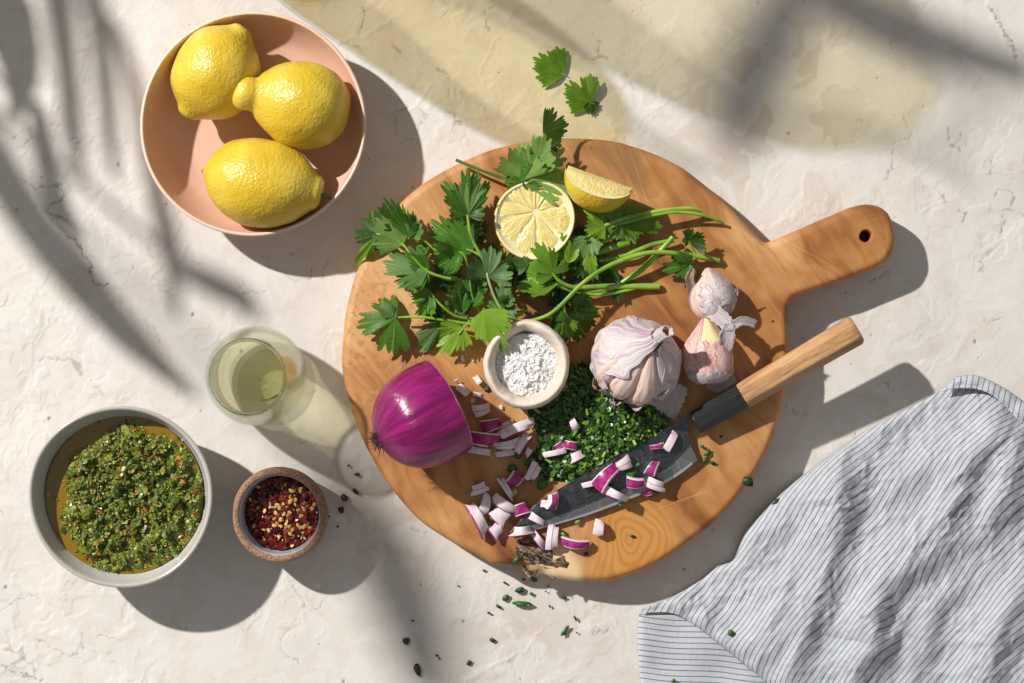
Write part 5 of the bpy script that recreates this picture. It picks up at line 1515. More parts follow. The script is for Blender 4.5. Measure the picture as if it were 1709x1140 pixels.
# ------------------------------------------------------------------ diced red onion
def onion_piece(px, py, l, w, ang, typ, label, z=0.0, th=9.0, bend=.35, tilt=0.0, pitch=0.0, seed=0):
    """l, w, th in photo pixels; ang heading of the long side in the picture (deg, y up); typ p/w/d"""
    rr = random.Random(seed * 17 + 3)
    l, w, th = l * S * .93, w * S * .93, th * S
    nx = 7
    ys = {'p': [0, .1, .5, .9, 1], 'w': [0, .10, .45, .75, 1], 'd': [0, .30, .46, .51, 1]}[typ]
    tm = {'p': [0, 1, 1, 0], 'w': [1, 0, 0, 0], 'd': [0, 0, 1, 0]}[typ]
    V, F, MI = [], [], []
    cj = [rr.uniform(.62, 1.15) for _ in range(4)]; bend = bend * rr.uniform(1.1, 2.0); sk = rr.uniform(-.3, .3)
    ny = len(ys)
    for k in (0, 1):
        for i in range(nx):
            u = i / (nx - 1) - .5
            ww = w * (cj[0] * (.5 - u) + cj[1] * (.5 + u))
            for j in range(ny):
                y = (ys[j] - .5) * ww
                x = u * l * (cj[2] if j < 2 else cj[3]) + sk * y
                a = bend * 2 * u
                zz = (th if k else 0) * (1 - .12 * abs(ys[j] - .5) * 2)
                # arched along its length, the outside of the layer on top
                V.append((x * (1 + zz * bend / max(l, 1e-4) * .6), y * (1 + .06 * k), zz - bend * l * u * u * 1.6 + rr.gauss(0, th * .015)))
    for i in range(nx - 1):
        for j in range(ny - 1):
            a = i * ny + j
            F.append((a, a + 1, a + ny + 1, a + ny)); MI.append(0)
            b = nx * ny + a
            F.append((b, b + ny, b + ny + 1, b + 1)); MI.append(tm[j])
    o_ = nx * ny
    for i in range(nx - 1):
        F.append((i * ny, (i + 1) * ny, o_ + (i + 1) * ny, o_ + i * ny)); MI.append(1 if typ in 'w' else 0)
        F.append((i * ny + ny - 1, o_ + i * ny + ny - 1, o_ + (i + 1) * ny + ny - 1, (i + 1) * ny + ny - 1)); MI.append(1 if typ == 'd' else 0)
    for j in range(ny - 1):
        m_ = 1 if (typ == 'd' and j == 2) else 0
        F.append((j, o_ + j, o_ + j + 1, j + 1)); MI.append(m_)
        e = (nx - 1) * ny
        F.append((e + j, e + j + 1, o_ + e + j + 1, o_ + e + j)); MI.append(m_)
    V = np.array(V)
    Mx = Matrix.Rotation(math.radians(ang), 3, 'Z') @ Matrix.Rotation(math.radians(tilt), 3, 'X') @ Matrix.Rotation(math.radians(pitch), 3, 'Y')
    W = V @ np.array(Mx).T
    c = P(px, py, ZB + z / 1000 + th / 2)
    W = W - [W[:, 0].mean(), W[:, 1].mean(), W[:, 2].min()] + [c.x, c.y, ZB + .0003 + z / 1000]
    o = mesh('onion_piece', W, F, [M_OWHITE, M_OPURPLE], smooth=True, mi=MI)
    md = o.modifiers.new('rounded', 'BEVEL'); md.width = .0005; md.segments = 2; md.limit_method = 'ANGLE'; md.angle_limit = math.radians(40)
    return tag(o, label, 'onion piece', 'pieces of diced red onion')

ON = 'the half onion'
pieces = [
 # px, py, l, w, ang, typ, label, kwargs
 (772,652,20,13,-40,'w','small pale onion sliver nearest the top of the half onion\'s cut side',{}),
 (804,684,27,24,15,'d','square violet-white onion dice between the half onion and salt cellar',dict(th=8,tilt=12)),
 (820,709,34,22,15,'p','purple-topped onion wedge at the top of the group by the cut side',dict(th=12,bend=.5)),
 (804,732,48,26,-8,'p','large arched purple onion piece touching the half onion\'s cut side',dict(th=14,bend=.5,z=2)),
 (799,753,40,16,-10,'w','white onion arc tucked under the large purple arch',dict(th=9)),
 (846,712,24,16,30,'d','small pink onion piece behind the long white strip',dict(th=8)),
 (861,717,60,19,22,'w','long white onion strip lying above the group by the cut side',dict(th=9,z=3,tilt=-12)),
 (846,741,40,18,10,'d','layered pink and white onion piece under the long strip',dict(th=10,tilt=15)),
 (843,757,40,12,12,'w','narrow pale onion arc along the bottom of the group by the cut side',dict(th=6)),
 (873,741,34,17,58,'w','white onion chunk standing upright at the right of the long strip',dict(th=12,tilt=-15)),
 (882,755,16,13,60,'w','tiny white onion bit next to the round herb leaves',dict(th=8)),
 (800,815,30,19,20,'d','pink two-layer onion dice alone below the half onion',dict(th=9,tilt=10)),
 (890,787,36,28,62,'d','big white and purple onion dice left of the chopped herb pile',dict(th=12,tilt=8)),
 (859,799,24,22,52,'p','bright magenta square onion dice below the round herb leaves',dict(th=11,tilt=14)),
 (845,815,42,13,-58,'d','thin slanting purple-edged onion sliver above the pale crescent',dict(th=7)),
 (869,850,28,19,18,'p','magenta onion dice just left of the knife blade',dict(th=10,tilt=-10)),
 (810,843,34,17,68,'w','onion crescent with purple edge beside the longest stick',dict(th=10,tilt=20)),
 (840,842,40,28,-35,'w','broad pale onion petal in the middle of the lower group',dict(th=9,bend=.5,z=2)),
 (797,866,62,24,-62,'w','longest onion stick, at the lower left of the dice',dict(th=12,tilt=-12)),
 (833,861,32,28,-40,'w','square white onion piece between the petal and the longest stick',dict(th=9,tilt=10)),
 (827,885,30,24,-60,'w','white onion chip below the longest stick, in its shadow',dict(th=8,tilt=-10)),
 (871,886,38,21,6,'w','white arched onion piece lying on the knife tip',dict(z=4,th=9,bend=.5)),
 (896,867,30,13,-30,'w','thin violet onion sliver flat on the blade near the tip',dict(z=4.2,th=5)),
 (897,899,46,16,-52,'w','translucent onion strip slanting down over the bark mark',dict(th=7)),
 (923,896,38,28,84,'d','two-layer onion dice standing right of the bark mark',dict(th=12,tilt=-8)),
 (959,906,42,18,-8,'p','long magenta onion piece lowest on the board',dict(th=11,tilt=14)),
 (921,836,26,18,78,'p','onion piece standing on edge on the blade, casting a dark shadow',dict(z=4.6,th=16,tilt=28)),
 (910,841,16,12,0,'w','small pink onion chip leaning on the standing piece on the blade',dict(z=4.6,th=7)),
 (1001,881,24,20,82,'w','lone pale onion cube on the ringed wood below the knife',dict(th=13,tilt=-6)),
 (984,808,26,15,15,'w','small pink-white onion chip left of the magenta block on the blade',dict(z=6,th=8)),
 (1011,796,44,25,48,'p','long bright magenta onion block on the middle of the blade',dict(z=6,th=14,tilt=-18)),
 (1041,774,28,24,28,'d','two-layer pink onion dice on the blade\'s upper edge',dict(z=7,th=11,tilt=10)),
 (1027,825,54,15,-24,'w','curved white onion arc hanging over the cutting edge',dict(z=5.5,th=8,bend=.6)),
 (1060,805,36,20,-4,'p','magenta and white onion piece at the cutting edge of the blade',dict(z=6,th=11,tilt=20)),
 (1089,781,24,18,62,'p','small upright magenta onion dice above the heel group',dict(z=9,th=13,tilt=-15)),
 (1093,808,40,26,-20,'d','broad white onion piece with purple rim at the heel group',dict(z=5,th=9,tilt=12)),
 (1080,822,18,12,20,'p','little purple onion chip just off the cutting edge',dict(z=2,th=8)),
 (1120,737,38,18,62,'w','ragged white onion shred near the ferrule on the blade',dict(z=7.5,th=6)),
 (1096,745,28,8,8,'p','thin purple onion thread on the blade beside the white shred',dict(z=7.3,th=5)),
 (957,709,28,14,-65,'w','white onion chip half buried in the herb pile',dict(z=13,th=7)),
 (926,756,38,14,12,'w','flat white onion strip at the lower left of the herb pile',dict(z=4,th=8)),
 (933,743,18,12,35,'p','dark purple onion bit above the flat strip in the herb pile',dict(z=5,th=8)),
 (952,743,20,14,-10,'p','dark purple onion chip sunk in the middle of the herb pile',dict(z=7,th=8)),
 (963,762,24,16,25,'w','greyish onion piece under the herbs by the blade\'s spine',dict(z=6,th=7)),
]
for i, (px, py, l, w, a, ty, lab, kw) in enumerate(pieces):
    onion_piece(px, py, l, w, a, ty, lab, seed=i + 1, **kw)

# ------------------------------------------------------------------ single salt crystals on the board
M_SALTC = NT('salt_crystal'); t = M_SALTC
_b = t.bsdf(Base_Color=(.86, .83, .80), Roughness=.25); _b.inputs['Transmission Weight'].default_value = .35; M_SALTC = t.done(_b)
for k, (x, y, s_, lab) in enumerate([(797,634,9,'biggest loose salt crystal, left of the salt cellar'), (763,635,6,'loose salt crystal nearest the half onion\'s top'), (797,659,8,'loose white salt crystal above the violet onion dice'),
        (836,680,4,'tiny salt crystal just below the salt cellar'), (772,598,6,'loose salt crystal under the yellow-green leaf tip'), (789,600,4,'tiny salt crystal between the hanging leaves and onion'), (797,560,5,'loose salt crystal left of the hanging leaf'), (858,516,5,'salt crystal lying beneath the curved stem'), (789,669,4,'tiny salt crystal beside the violet onion dice'), (720,575,4,'tiny salt crystal in the shade of the lower left leaves')]):
    V, F = [], []
    salt_flake(tuple(P(x, y, ZB + .0010)), s_ * S, random.Random(k))
    V = np.array(V); V[:, 2] += ZB + .0002 - V[:, 2].min()
    tag(mesh('salt_crystal', V, F, M_SALTC, smooth=False), lab, 'salt crystal', 'salt crystals scattered on the board')

# ------------------------------------------------------------------ herb flecks, each its own thing
M_FLK = [plain('fleck_dark', (.012, .045, .010), .5), plain('fleck_mid', (.035, .12, .016), .45), plain('fleck_bright', (.13, .27, .03), .45), plain('fleck_pale', (.30, .44, .10), .45)]
def fleck(x, y, l, w, ang, tone, z, label, group, seed, name='herb_fleck', mats=None, cat='herb fleck'):
    rr = random.Random(seed)
    c = P(x, y, z); l, w = l * S, w * S
    V = []; m = 9
    for k in range(m):
        a = 2 * math.pi * k / m; q = rr.uniform(.72, 1.15)
        V.append((l / 2 * math.cos(a) * q, w / 2 * math.sin(a) * q, .0006 + rr.uniform(0, .0016) * (l / .008)))
    V.append((0, 0, .0009 + .0009 * (l / .008)))
    V += [(a * .96, b * .96, z_ - .00035) for a, b, z_ in V[:m]]
    F = [(k, (k + 1) % m, m) for k in range(m)] + [(m + 1 + k, m + 1 + (k + 1) % m, (k + 1) % m, k) for k in range(m)] + [tuple(m + 1 + k for k in range(m - 1, -1, -1))]
    V = np.array(V) @ np.array(Matrix.Rotation(math.radians(ang), 3, 'Z')).T + [c.x, c.y, z]
    o = mesh(name, V, F, (mats or M_FLK)[tone], smooth=True)
    return tag(o, label, cat, group)
gt, gb, gk = 'herb flecks on the table below the board', 'herb flecks on the board', 'herb flecks on the knife'
TF = [(765,978,4,3,20,0,"tiny dark herb fleck farthest left along the board's lower edge"), (808,952,6,4,10,0,'tiny dark herb fleck against the board just left of the bark'), (843,973,10,4,-30,0,"thin dark herb thread left of the green piece at the board's edge"), (874,967,7,4,20,0,"small dark herb fleck touching the green piece at the board's edge"), (891,967,13,9,-20,1,'small green herb piece right against the board\'s lower edge'),
      (868,984,18,10,25,0,'dark green leaf scrap, highest of the three larger ones below the board'), (844,997,13,10,40,1,'squarish green leaf scrap below the board, left of the longest one'), (887,991,7,6,0,1,'small green herb fleck right of the dark scrap near the board'),
      (872,1007,34,9,-3,1,'longest green leaf scrap on the table below the board'), (832,1012,11,6,-35,0,'dark herb fleck just below the squarish scrap'), (816,1023,7,4,-20,0,'tiny dark herb fleck lower left of the longest scrap'), (689,1036,6,4,10,0,'tiny dark herb fleck above the big dark scrap at the left'), (678,1069,15,12,-40,0,'big dark herb scrap farthest left below the board'),
      (822,1068,8,10,60,0,'dark pointed herb fleck alone in the middle of the lower table'), (729,1094,6,5,0,0,'small dark herb fleck between the two largest dark scraps'), (733,1099,4,3,0,0,'tiniest dark speck between the two largest dark scraps'), (783,1106,10,9,20,0,'square dark herb fleck near the bottom edge of the table'), (696,1117,12,24,20,0,'oval dark herb scrap lowest on the table'),
      (943,1053,22,9,58,1,'stick-like green herb scrap standing off to the right below the board'), (960,1032,12,4,-60,0,'thin green herb splinter above the stick-like scrap'), (942,997,8,5,-20,0,'dark triangular herb fleck below the board, right of the longest scrap'), (918,1012,4,7,20,0,'thin upright dark fleck right of the longest scrap'), (911,987,4,3,0,0,'tiny dark speck second nearest the board right of the longest scrap'), (915,978,5,3,0,0,'tiny dark speck nearest the board right of the longest scrap'), (963,1056,4,3,0,0,'tiny dark speck right of the stick-like scrap')]
for i, (x, y, l, w, a, tn, lab) in enumerate(TF): fleck(x, y, l, w, a, tn, .0, lab, gt, 500 + i)
BF = [(1247,804,22,18,-40,0,'dark leaf scrap alone near the board\'s right rim',0), (1056,895,10,5,-10,0,'tiny dark fleck on the ringed wood below the knife',0), (966,870,15,9,40,2,'bright green herb scrap just below the cutting edge',1),
      (814,649,12,10,20,0,'dark green fleck against the salt cellar\'s left side',0), (863,760,14,17,70,1,'round green leaf bit highest beside the onion dice',1.5), (855,781,20,15,10,1,'larger round green leaf bit above the magenta onion dice',1.5),
      (903,758,13,19,80,1,'upright oval leaf bit left of the herb pile',1.5), (882,772,17,12,35,1,'folded green leaf bit between the onion dice and pile',1.5), (905,808,24,17,25,1,'wide dark green leaf scrap above the knife',1),
      (884,800,8,13,30,1,'small green fleck on the corner of the big white and purple dice',4), (859,821,11,12,30,3,'pale green stem cube on the slanting onion sliver',3), (971,786,19,22,30,2,'bright round leaf bit beside the blade\'s spine',3),
      (920,801,9,8,0,3,'pale green stem bit left of the blade\'s spine',1), (820,866,10,14,-60,1,'green fleck tucked between pale onion pieces of the lower group',3), (938,891,7,13,70,3,'pale green fleck on the two-layer dice by the bark',4),
      (978,924,10,6,0,0,'dark fleck beside the lowest magenta onion piece',0), (862,933,20,9,40,1,'green fleck on the pale wood beside the bark',0), (872,925,8,5,30,1,'tiny green fleck at the edge of the bark',0), (1180,755,16,9,50,1,'topmost green bit of the trail by the knife heel',1), (1176,768,14,8,70,1,'middle green bit of the trail by the knife heel',.5),
      (1188,772,15,7,-15,0,'rightmost dark green bit of the trail by the knife heel',.5), (1172,745,8,6,0,1,'smallest green bit by the ferrule and heel',1), (1105,702,24,15,20,1,'green leaf scrap under the garlic peel',1), (1094,692,14,9,-30,0,'small dark leaf scrap left of the peel\'s lower end',1), (1080,648,10,12,0,0,'dark fleck in the shade under the bulb',0)]
for i, (x, y, l, w, a, tn, lab, z) in enumerate(BF): fleck(x, y, l, w, a, tn, ZB + z / 1000, lab, gb, 600 + i)
KF = [(924,845,9,13,70,3,'pale green bit beside the onion piece standing on the blade',5), (992,815,14,8,20,1,'green bit under the chip left of the magenta block',6), (1020,812,16,8,0,1,'green bit between magenta block and white arc',6), (1038,841,12,9,20,2,'bright green bit at the end of the white arc',4),
      (1089,823,22,12,20,1,'cluster of green bits below the heel group',3), (1055,790,22,14,30,1,'green scrap right of the pink dice on the blade',8), (1105,742,13,10,-20,2,'bright green bit by the white shred near the ferrule',8), (1066,775,12,8,40,1,'small green bit on the blade\'s upper edge',8), (1090,795,14,10,-20,1,'green bit between the upright magenta dice and white piece',8)]
for i, (x, y, l, w, a, tn, lab, z) in enumerate(KF): fleck(x, y, l, w, a, tn, ZB + z / 1000, lab, gk, 700 + i)
M_CF = [plain('pepper_flake', (.10, .010, .008), .4)]
for i, (x, y, l, w, a, lab) in enumerate([(582,777,6,5,0,'small red pepper flake nearest the top, beside the board'), (596,792,11,7,-10,'red pepper flake farthest from the pot, close to the board'), (594,820,13,7,-40,'oblong red pepper flake right of the biggest one'),
        (575,831,14,14,30,'biggest red pepper flake on the table beside the pot'), (570,851,10,13,20,'red pepper flake lowest of the larger ones beside the pot'), (549,862,5,4,0,'tiny red pepper speck touching the pot\'s rim'), (564,879,5,4,0,'tiny red pepper speck lowest beside the pot')]):
    fleck(x, y, l, w, a, 0, .0, lab, 'red pepper flakes on the table', 800 + i, 'pepper_flake', M_CF, 'pepper flake')
for i, (x, y, l, w, a, lab) in enumerate([(1219,1056,11,13,30,'small green herb fleck on the striped cloth'), (1124,1136,9,8,0,'pale green fleck on the cloth\'s folded corner')]):
    CLF = (x, y, l, w, a, lab)
    fleck(x, y, l, w, a, 1, .0125 if i == 0 else .0065, lab, 'herb flecks on the cloth', 850 + i)
# ------------------------------------------------------------------ striped linen cloth
def mat_linen():
    t = NT('striped_linen'); co = t.uv()      # uv in millimetres of cloth: u across the stripes, v along them
    sx = t.n('SeparateXYZ', {0: co}); u, v = sx.outputs[0], sx.outputs[1]
    wob = t.math('MULTIPLY', t.math('SUBTRACT', t.noise(t.mapping(co, sc=(.05, .05, 1)), 1.0, 2), .5), .8)
    ph = t.math('FRACT', t.math('DIVIDE', t.math('ADD', u, wob), 3.85))
    d = t.math('ABSOLUTE', t.math('SUBTRACT', ph, .5))
    ln = t.math('SUBTRACT', 1.0, t.smooth(d, .05, .13))
    row = t.math('FLOOR', t.math('DIVIDE', u, 3.85))
    dash = t.math('SINE', t.math('ADD', t.math('MULTIPLY', v, 4.2), t.math('MULTIPLY', row, 2.4)))
    ln = t.math('MULTIPLY', ln, t.math('ADD', .62, t.math('MULTIPLY', t.smooth(dash, -.6, .2), .38)))
    wv = t.math('MULTIPLY', t.math('SINE', t.math('MULTIPLY', u, 7.5)), t.math('SINE', t.math('MULTIPLY', v, 7.5)))
    slub = t.noise(t.mapping(co, sc=(1.2, .08, 1)), 1.0, 3, .6)
    sl2 = t.noise(t.mapping(co, sc=(.08, 1.2, 1)), 1.0, 3, .6)
    base = t.mix(t.smooth(t.math('ADD', slub, sl2), .85, 1.2), (.50, .53, .585), (.60, .625, .67))
    col = t.mix(ln, base, (.085, .10, .145))
    h = t.math('ADD', t.math('MULTIPLY', wv, .25), t.math('ADD', slub, sl2))
    b = t.bsdf(Base_Color=col, Roughness=.9, Normal=t.bump(h, .0005, .7))
    b.inputs['Sheen Weight'].default_value = .15
    b.inputs['Specular IOR Level'].default_value = .15
    return t.done(b)
M_LINEN = mat_linen()

def side_ridge(x, y, pts, left, right, hgt):
    """ridge along a polyline with a soft slope on one side and a steep one on the other (photo pixels)"""
    best = np.full(x.shape, 1e9); sg = np.zeros_like(x); tt = np.zeros_like(x)
    n = len(pts) - 1
    for k, ((ax, ay), (bx, by)) in enumerate(zip(pts[:-1], pts[1:])):
        dx, dy = bx - ax, by - ay
        t_ = np.clip(((x - ax) * dx + (y - ay) * dy) / (dx * dx + dy * dy), 0, 1)
        d = np.hypot(x - ax - t_ * dx, y - ay - t_ * dy); m = d < best
        best = np.where(m, d, best); sg = np.where(m, np.sign(dx * (y - ay) - dy * (x - ax)), sg); tt = np.where(m, (k + t_) / n, tt)
    w = np.where(sg > 0, left, right)
    fade = np.sin(np.pi * np.clip(tt * .86 + .07, 0, 1)) ** .7
    return hgt * fade * np.exp(-(best / w) ** 2)

cloth = empty('striped_cloth', P(1450, 900, 0), 'crumpled white linen cloth with thin navy stripes at the lower right', 'cloth')
# boundary curves in photo pixels: left edge A->B, top A->D, bottom B->C, right D->C
eL = resample(crom([(1597,628),(1583,642),(1560,658),(1500,690),(1440,722),(1400,748),(1350,785),(1300,825),(1262,862),(1240,890),(1232,915),(1222,936),(1196,946),(1172,966),(1140,986),(1105,1004),(1075,1016),(1066,1026)], 6), 400)
eT = resample(crom([(1597,628),(1625,626),(1650,634),(1680,650),(1712,672),(1800,735),(1950,830)], 6), 330)
eB = resample(crom([(1066,1026),(1090,1022),(1125,1025),(1160,1044),(1200,1075),(1240,1108),(1290,1150),(1380,1250),(1480,1380)], 6), 330)
eR = resample(crom([(1950,830),(1920,1000),(1830,1170),(1660,1310),(1480,1380)], 6), 400)
nu, nv = 330, 400
U, Vv = np.meshgrid(np.linspace(0, 1, nu), np.linspace(0, 1, nv))
gx = np.zeros((nv, nu)); gy = np.zeros((nv, nu))
for k, g_ in ((0, gx), (1, gy)):
    L_, R_, T_, B_ = eL[:, k][:, None], eR[:, k][:, None], eT[:, k][None, :], eB[:, k][None, :]
    g_[:] = (1 - U) * L_ + U * R_ + (1 - Vv) * T_ + Vv * B_ - ((1 - U) * (1 - Vv) * eL[0, k] + U * (1 - Vv) * eR[0, k] + (1 - U) * Vv * eL[-1, k] + U * Vv * eR[-1, k])
x, y = gx.ravel(), gy.ravel()
# folds, heights in millimetres
z = np.full(x.shape, 5.0)
for pts, l, r, hgt in [
    ([(1400,742),(1392,790),(1400,850),(1378,940),(1345,1030),(1318,1110),(1300,1160)], 20, 46, 13),
    ([(1560,880),(1518,918),(1468,982),(1452,1040),(1462,1075),(1430,1120),(1400,1180)], 20, 44, 12),
    ([(1330,815),(1290,870),(1250,930),(1225,985)], 26, 34, 7),
    ([(1300,960),(1290,1010),(1262,1070),(1250,1100)], 22, 32, 6),
    ([(1640,740),(1560,772),(1500,800),(1440,845)], 20, 34, 4.5),
    ([(1640,690),(1648,726),(1612,780),(1590,836),(1560,880)], 18, 34, 8),
    ([(1668,690),(1690,760),(1680,830),(1640,890)], 20, 28, 8),
    ([(1709,960),(1672,1030),(1652,1080),(1640,1150)], 20, 46, 11),
    ([(1600,900),(1570,930),(1520,955),(1490,985)], 14, 26, 4),
    ([(1620,960),(1560,1010),(1545,1070),(1520,1130)], 16, 40, 6),
    ([(1480,750),(1420,800),(1405,850)], 14, 26, 3),
    ([(1110,1000),(1150,1010),(1195,1045),(1250,1100)], 14, 22, 4)]:
    z += side_ridge(x, y, pts, r * 1.25, l * 1.55, hgt * 1.35)
# crumple running with the folds
c_, s_ = math.cos(1.0), math.sin(1.0)
a = x * c_ - y * s_; b = x * s_ + y * c_
z += 5.0 * pn2(a / 330, b / 150, 2, .45, 52) + 1.2 * pn2(a / 150, b / 60, 3, .55, 41) + .7 * pn2(x / 55, y / 55, 3, .6, 42) + .8 * (1 - 2.2 * np.abs(pn2(a / 110, b / 42, 2, .5, 51))) + .55 * (1 - np.abs(pn2(x / 30, y / 30, 2, .5, 43)) * 3).clip(-1, 1) * ss(pn2(x / 120, y / 120, 2, .5, 44), -.1, .4) + .28 * pn2(x / 9, y / 9, 2, .5, 45) + .9 * (1 - 3.0 * np.abs(pn2(x / 75 + .3 * pn2(x / 30, y / 30, 2, .5, 61), y / 75, 2, .5, 60))).clip(-.6, 1) * ss(pn2(x / 140, y / 140, 2, .5, 62), -.25, .3)
# rolled edges
d = np.minimum(np.minimum(polyline_dist(x, y, eL[::8]), polyline_dist(x, y, eT[::8])), polyline_dist(x, y, eB[::8]) * 1.2)
z = np.maximum(z, 1.5)
roll = np.sqrt(np.clip(1 - (1 - np.clip(d / 15, 0, 1)) ** 2, 0, 1))
lowz = np.where(polyline_dist(x, y, eB[::8]) < 16, 4.2, .6)
z = lowz + (z - lowz) * roll
z = np.maximum(z, .6)
f_ = (H - z / 1000) / H
Wc = np.stack([(x - CX) * S * f_, (CY - y) * S * f_, z / 1000], 1)
# stripes run up to the right, fanning a little; uv in millimetres and measured along the surface
th0 = math.radians(51)
G = Wc.reshape(nv, nu, 3)
ang = th0 + .16 * ss(1450 - x, 0, 350) + .10 * pn2(x / 260, y / 260, 2, .5, 46)
zx = np.gradient(z.reshape(nv, nu), axis=1).ravel(); 
uu = (x * math.sin(th0) + y * math.cos(th0)) * S * 1000
uu += -.085 * (1400 - x).clip(0, 400) * (y - 900) / 400 * .35 + 5.0 * pn2(x / 230, y / 230, 2, .5, 47) + .38 * (z - 5) + .35 * pn2(x / 40, y / 40, 2, .5, 48)
vv = (x * math.cos(th0) - y * math.sin(th0)) * S * 1000
o = mesh('sheet', Wc, [tuple(reversed(q)) for q in grid_faces(nu, nv)], M_LINEN, cloth, uv=np.c_[uu, vv])
md = o.modifiers.new('thickness', 'SOLIDIFY'); md.thickness = .0009; md.offset = -1
# folded-under corner at the bottom, stripes across it
fl = resample([(1066,1028),(1064,1060),(1066,1100),(1070,1165)], 60); fr = resample(crom([(1140,1026),(1190,1056),(1235,1092),(1285,1134),(1330,1175)], 6), 60)
nu2 = 70
V, UV = [], []
for i in range(60):
    for j in range(nu2):
        k = j / (nu2 - 1); q = fl[i] * (1 - k) + fr[i] * k
        zz = .8 + 3.4 * math.sqrt(max(0, 1 - (1 - min(1, k / .12)) ** 2)) * (1 - .35 * k) + .7 * math.sin(q[0] / 17 + q[1] / 40) + .4 * math.sin(q[1] / 13)
        zz = max(.4, zz); p_ = P(q[0], q[1], zz / 1000); V.append(p_[:]); UV.append(((q[1] * .985 - q[0] * .07) * S * 1000 + .6 * math.sin(q[0] / 23), q[0] * S * 1000))
o = mesh('folded_corner', V, [tuple(reversed(q)) for q in grid_faces(nu2, 60)], M_LINEN, cloth, uv=UV)
md = o.modifiers.new('thickness', 'SOLIDIFY'); md.thickness = .0009; md.offset = -1
# turned hem along the top edge
h0 = resample(crom([(1597,630),(1625,628),(1650,636),(1680,652),(1712,674),(1760,706)], 6), 90)
h1 = resample(crom([(1572,654),(1600,648),(1640,652),(1672,672),(1700,702),(1740,742)], 6), 90)
V, UV = [], []
for i in range(90):
    for j in range(14):
        k = j / 13; q = h0[i] * (1 - k) + h1[i] * k
        zz = 2.0 + 6.6 * math.sqrt(max(0, 1 - (1 - min(1, k / .45)) ** 2)) + .5 * math.sin(i / 5.0) + .35 * math.sin(i / 2.3) + (.9 if j > 10 else 0) + 1.2 * math.exp(-((i - 60) / 9) ** 2)
        p_ = P(q[0], q[1], zz / 1000); V.append(p_[:])
        UV.append(((q[0] * .93 + q[1] * .2) * S * 1000, (q[1] * .9) * S * 1000))
o = mesh('hem', V, grid_faces(14, 90), M_LINEN, cloth, uv=UV)
md = o.modifiers.new('thickness', 'SOLIDIFY'); md.thickness = .0012; md.offset = 0

# ------------------------------------------------------------------ carafe of wine reaching into the picture at the top
def mat_tint(name, tint, gloss=1.0):
    """thin clear glass or wine that lets light straight through, coloured by what it crosses"""
    t = NT(name)
    tr = t.n('BsdfTransparent', {'Color': tint}); gl = t.n('BsdfGlossy', {'Color': (1, 1, 1), 'Roughness': .02})
    fr = t.n('Fresnel', {'IOR': 1.42})
    return t.done(t.n('MixShader', {0: t.math('MULTIPLY', fr, .25 * gloss), 1: tr.outputs[0], 2: gl.outputs[0]}))
M_CGLASS = mat_tint('carafe_glass', (.97, .975, .955))
M_CWINE = mat_tint('amber_wine', (.945, .885, .69), .5)
M_CWINE2 = mat_tint('pale_wine', (.965, .925, .80), .5)
def carafe(name, px, py, prof, level, label, wlabel, wm):
    c = P(px, py, 0)
    pr = smooth_prof(prof, 6)
    V, F = lathe([(max(r, 2e-4), z) for r, z in pr], 96, cx=c.x, cy=c.y); F.append(tuple(range(95, -1, -1)))
    o = mesh(name, V, F, M_CGLASS, origin=c); tag(o, label, 'carafe')
    ip = [(max(r - .0022, 2e-4), z + .004) for r, z in pr if z < level]
    V, F = lathe(ip + [(2e-4, ip[-1][1])], 96, cx=c.x, cy=c.y); F.append(tuple(range(95, -1, -1)))
    w = mesh('amber_wine', V, F, wm, origin=(c.x, c.y, .004)); tag(w, wlabel, 'wine')
carafe('wine_carafe', 513, -92, [(0, .001), (.036, .001), (.0425, .002), (.0445, .008), (.046, .03), (.0465, .10), (.045, .15), (.036, .19), (.022, .22), (.019, .26), (.022, .29)], .20, 'glass carafe whose rounded amber base shows at the top edge', 'amber wine in the carafe at the top edge', M_CWINE)
carafe('wine_carafe', 672, -330, [(0, .001), (.070, .001), (.080, .004), (.085, .02), (.087, .10), (.084, .20), (.070, .28), (.040, .33), (.030, .38), (.034, .41)], .31, 'added unseen broad wine carafe above the board, sized to tint the table yellow', 'yellow wine inside the added unseen broad carafe', M_CWINE2)  # added out of view, width and height set by the yellow light wanted

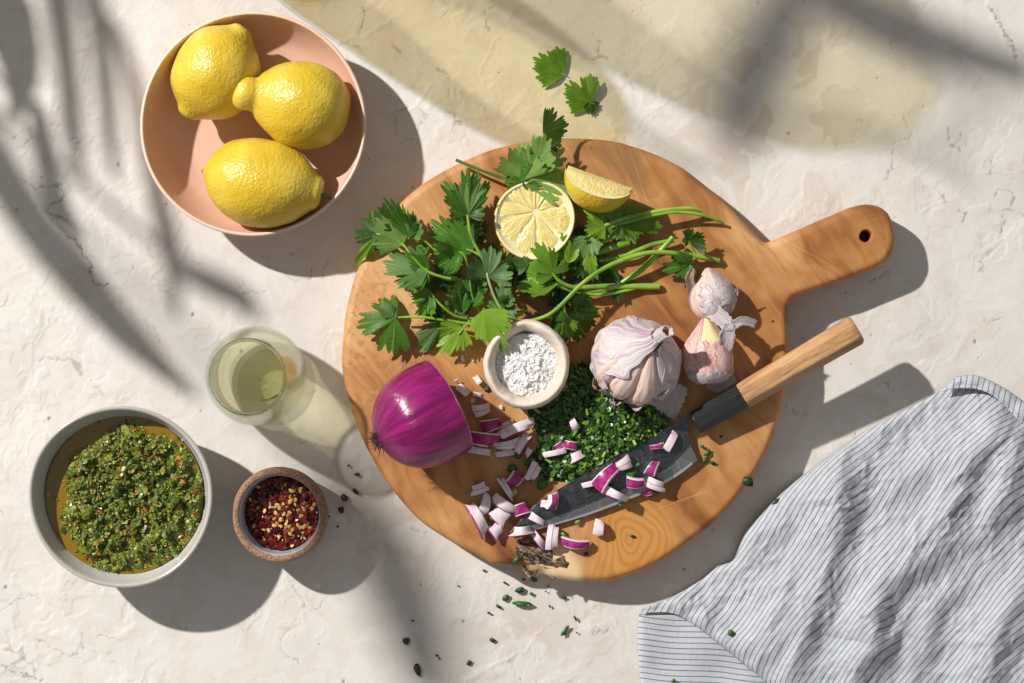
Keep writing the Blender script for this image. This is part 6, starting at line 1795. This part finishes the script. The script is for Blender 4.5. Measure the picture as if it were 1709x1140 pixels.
# ------------------------------------------------------------------ added unseen strap leaves, shaped so that their shadows streak the plaster
M_BLADE = plain('shadow_leaf_green', (.05, .13, .03), .5)
plant = empty('shadow_plant', (-.95, .62, 0), 'added unseen plant of strap blades, shaped to cast streak shadows on the table', 'potted plant')
V, F = lathe(smooth_prof([(.001, .001), (.07, .001), (.078, .004), (.092, .14), (.095, .15), (.088, .15), (.084, .13), (.001, .125)], 4), 48, cx=-.95, cy=.62)
mesh('pot', V, F, plain('terracotta', (.45, .20, .12), .8), plant)
LP_ = np.array(LPOS)
def blade(par, shadow, widths, t0, t1, root_pt):
    """a strap leaf whose shadow falls along these photo places; t0..t1 = share of the way from the table to the lamp"""
    pts, sh = [], crom([np.array(P(a, b, 0)) for a, b in shadow], 6)
    n_ = len(sh); k = np.linspace(t0, t1, n_) * .62
    up_ = sh + (LP_ - sh) * k[:, None]
    pts = np.concatenate([crom([np.array(root_pt), np.array(root_pt) * .5 + up_[0] * .5 + np.array([0, 0, .10]), up_[0]], 8)[:-1], up_])
    m = len(pts); w = np.concatenate([np.full(m - n_, widths[0] * .35), np.interp(np.linspace(0, 1, n_), np.linspace(0, 1, len(widths)), widths)]) * S / 2
    tg = np.gradient(pts, axis=0); tg /= np.linalg.norm(tg, axis=1)[:, None]
    V = []
    for i in range(m):
        ld = LP_ - pts[i]; ld /= np.linalg.norm(ld); sd_ = np.cross(tg[i], ld); sd_ /= np.linalg.norm(sd_) + 1e-9
        for q in (-1, 0, 1): V.append(pts[i] + sd_ * w[i] * q + ld * (abs(q) * w[i] * .25))
    o = mesh('shadow_blade', V, grid_faces(3, m), M_BLADE, par)
    md = o.modifiers.new('thickness', 'SOLIDIFY'); md.thickness = .001
rp = (-.95, .62, .14)
for shadow, w, t0, t1 in [
    ([(70,-120),(95,0),(112,120),(122,230),(140,310)], [40, 38, 30, 24, 6], .22, .19),
    ([(135,-80),(158,20),(172,120),(182,220),(188,300)], [28, 28, 26, 20, 6], .21, .18),
    ([(-90,110),(-20,255),(60,380),(140,480),(230,575),(330,665)], [56, 58, 58, 54, 44, 8], .24, .19),
    ([(-60,-80),(0,10),(28,90),(30,150),(20,200)], [80, 78, 58, 36, 6], .16, .14),
    ([(190,40),(222,140),(250,270),(282,410),(292,530)], [14, 18, 20, 26, 6], .21, .18),
    ([(60,180),(75,260),(95,340),(140,400)], [20, 32, 30, 8], .17, .15),
    ([(310,450),(360,475),(405,500),(425,540)], [30, 40, 34, 8], .24, .22),
    ([(560,800),(630,900),(690,1040),(730,1180)], [40, 84, 80, 40], .46, .42)]:
    blade(plant, shadow, w, t0, t1, rp)
plant2 = empty('shadow_plant', (.05, .95, 0), 'second added unseen plant of strap blades, shaped to shade the upper right of the table', 'potted plant')  # added only for the shadows its blades throw
V, F = lathe(smooth_prof([(.001, .001), (.07, .001), (.078, .004), (.092, .14), (.095, .15), (.088, .15), (.084, .13), (.001, .125)], 4), 48, cx=.05, cy=.95)
mesh('pot', V, F, plain('terracotta_dark', (.40, .18, .11), .8), plant2)
for shadow, w, t0, t1 in [
    ([(1260,-90),(1370,-20),(1470,35),(1570,75),(1740,130)], [34, 60, 72, 66, 34], .36, .33),
    ([(1350,-60),(1285,70),(1240,170),(1225,270)], [40, 66, 66, 10], .38, .35)]:
    blade(plant2, shadow, w, t0, t1, (.05, .95, .14))
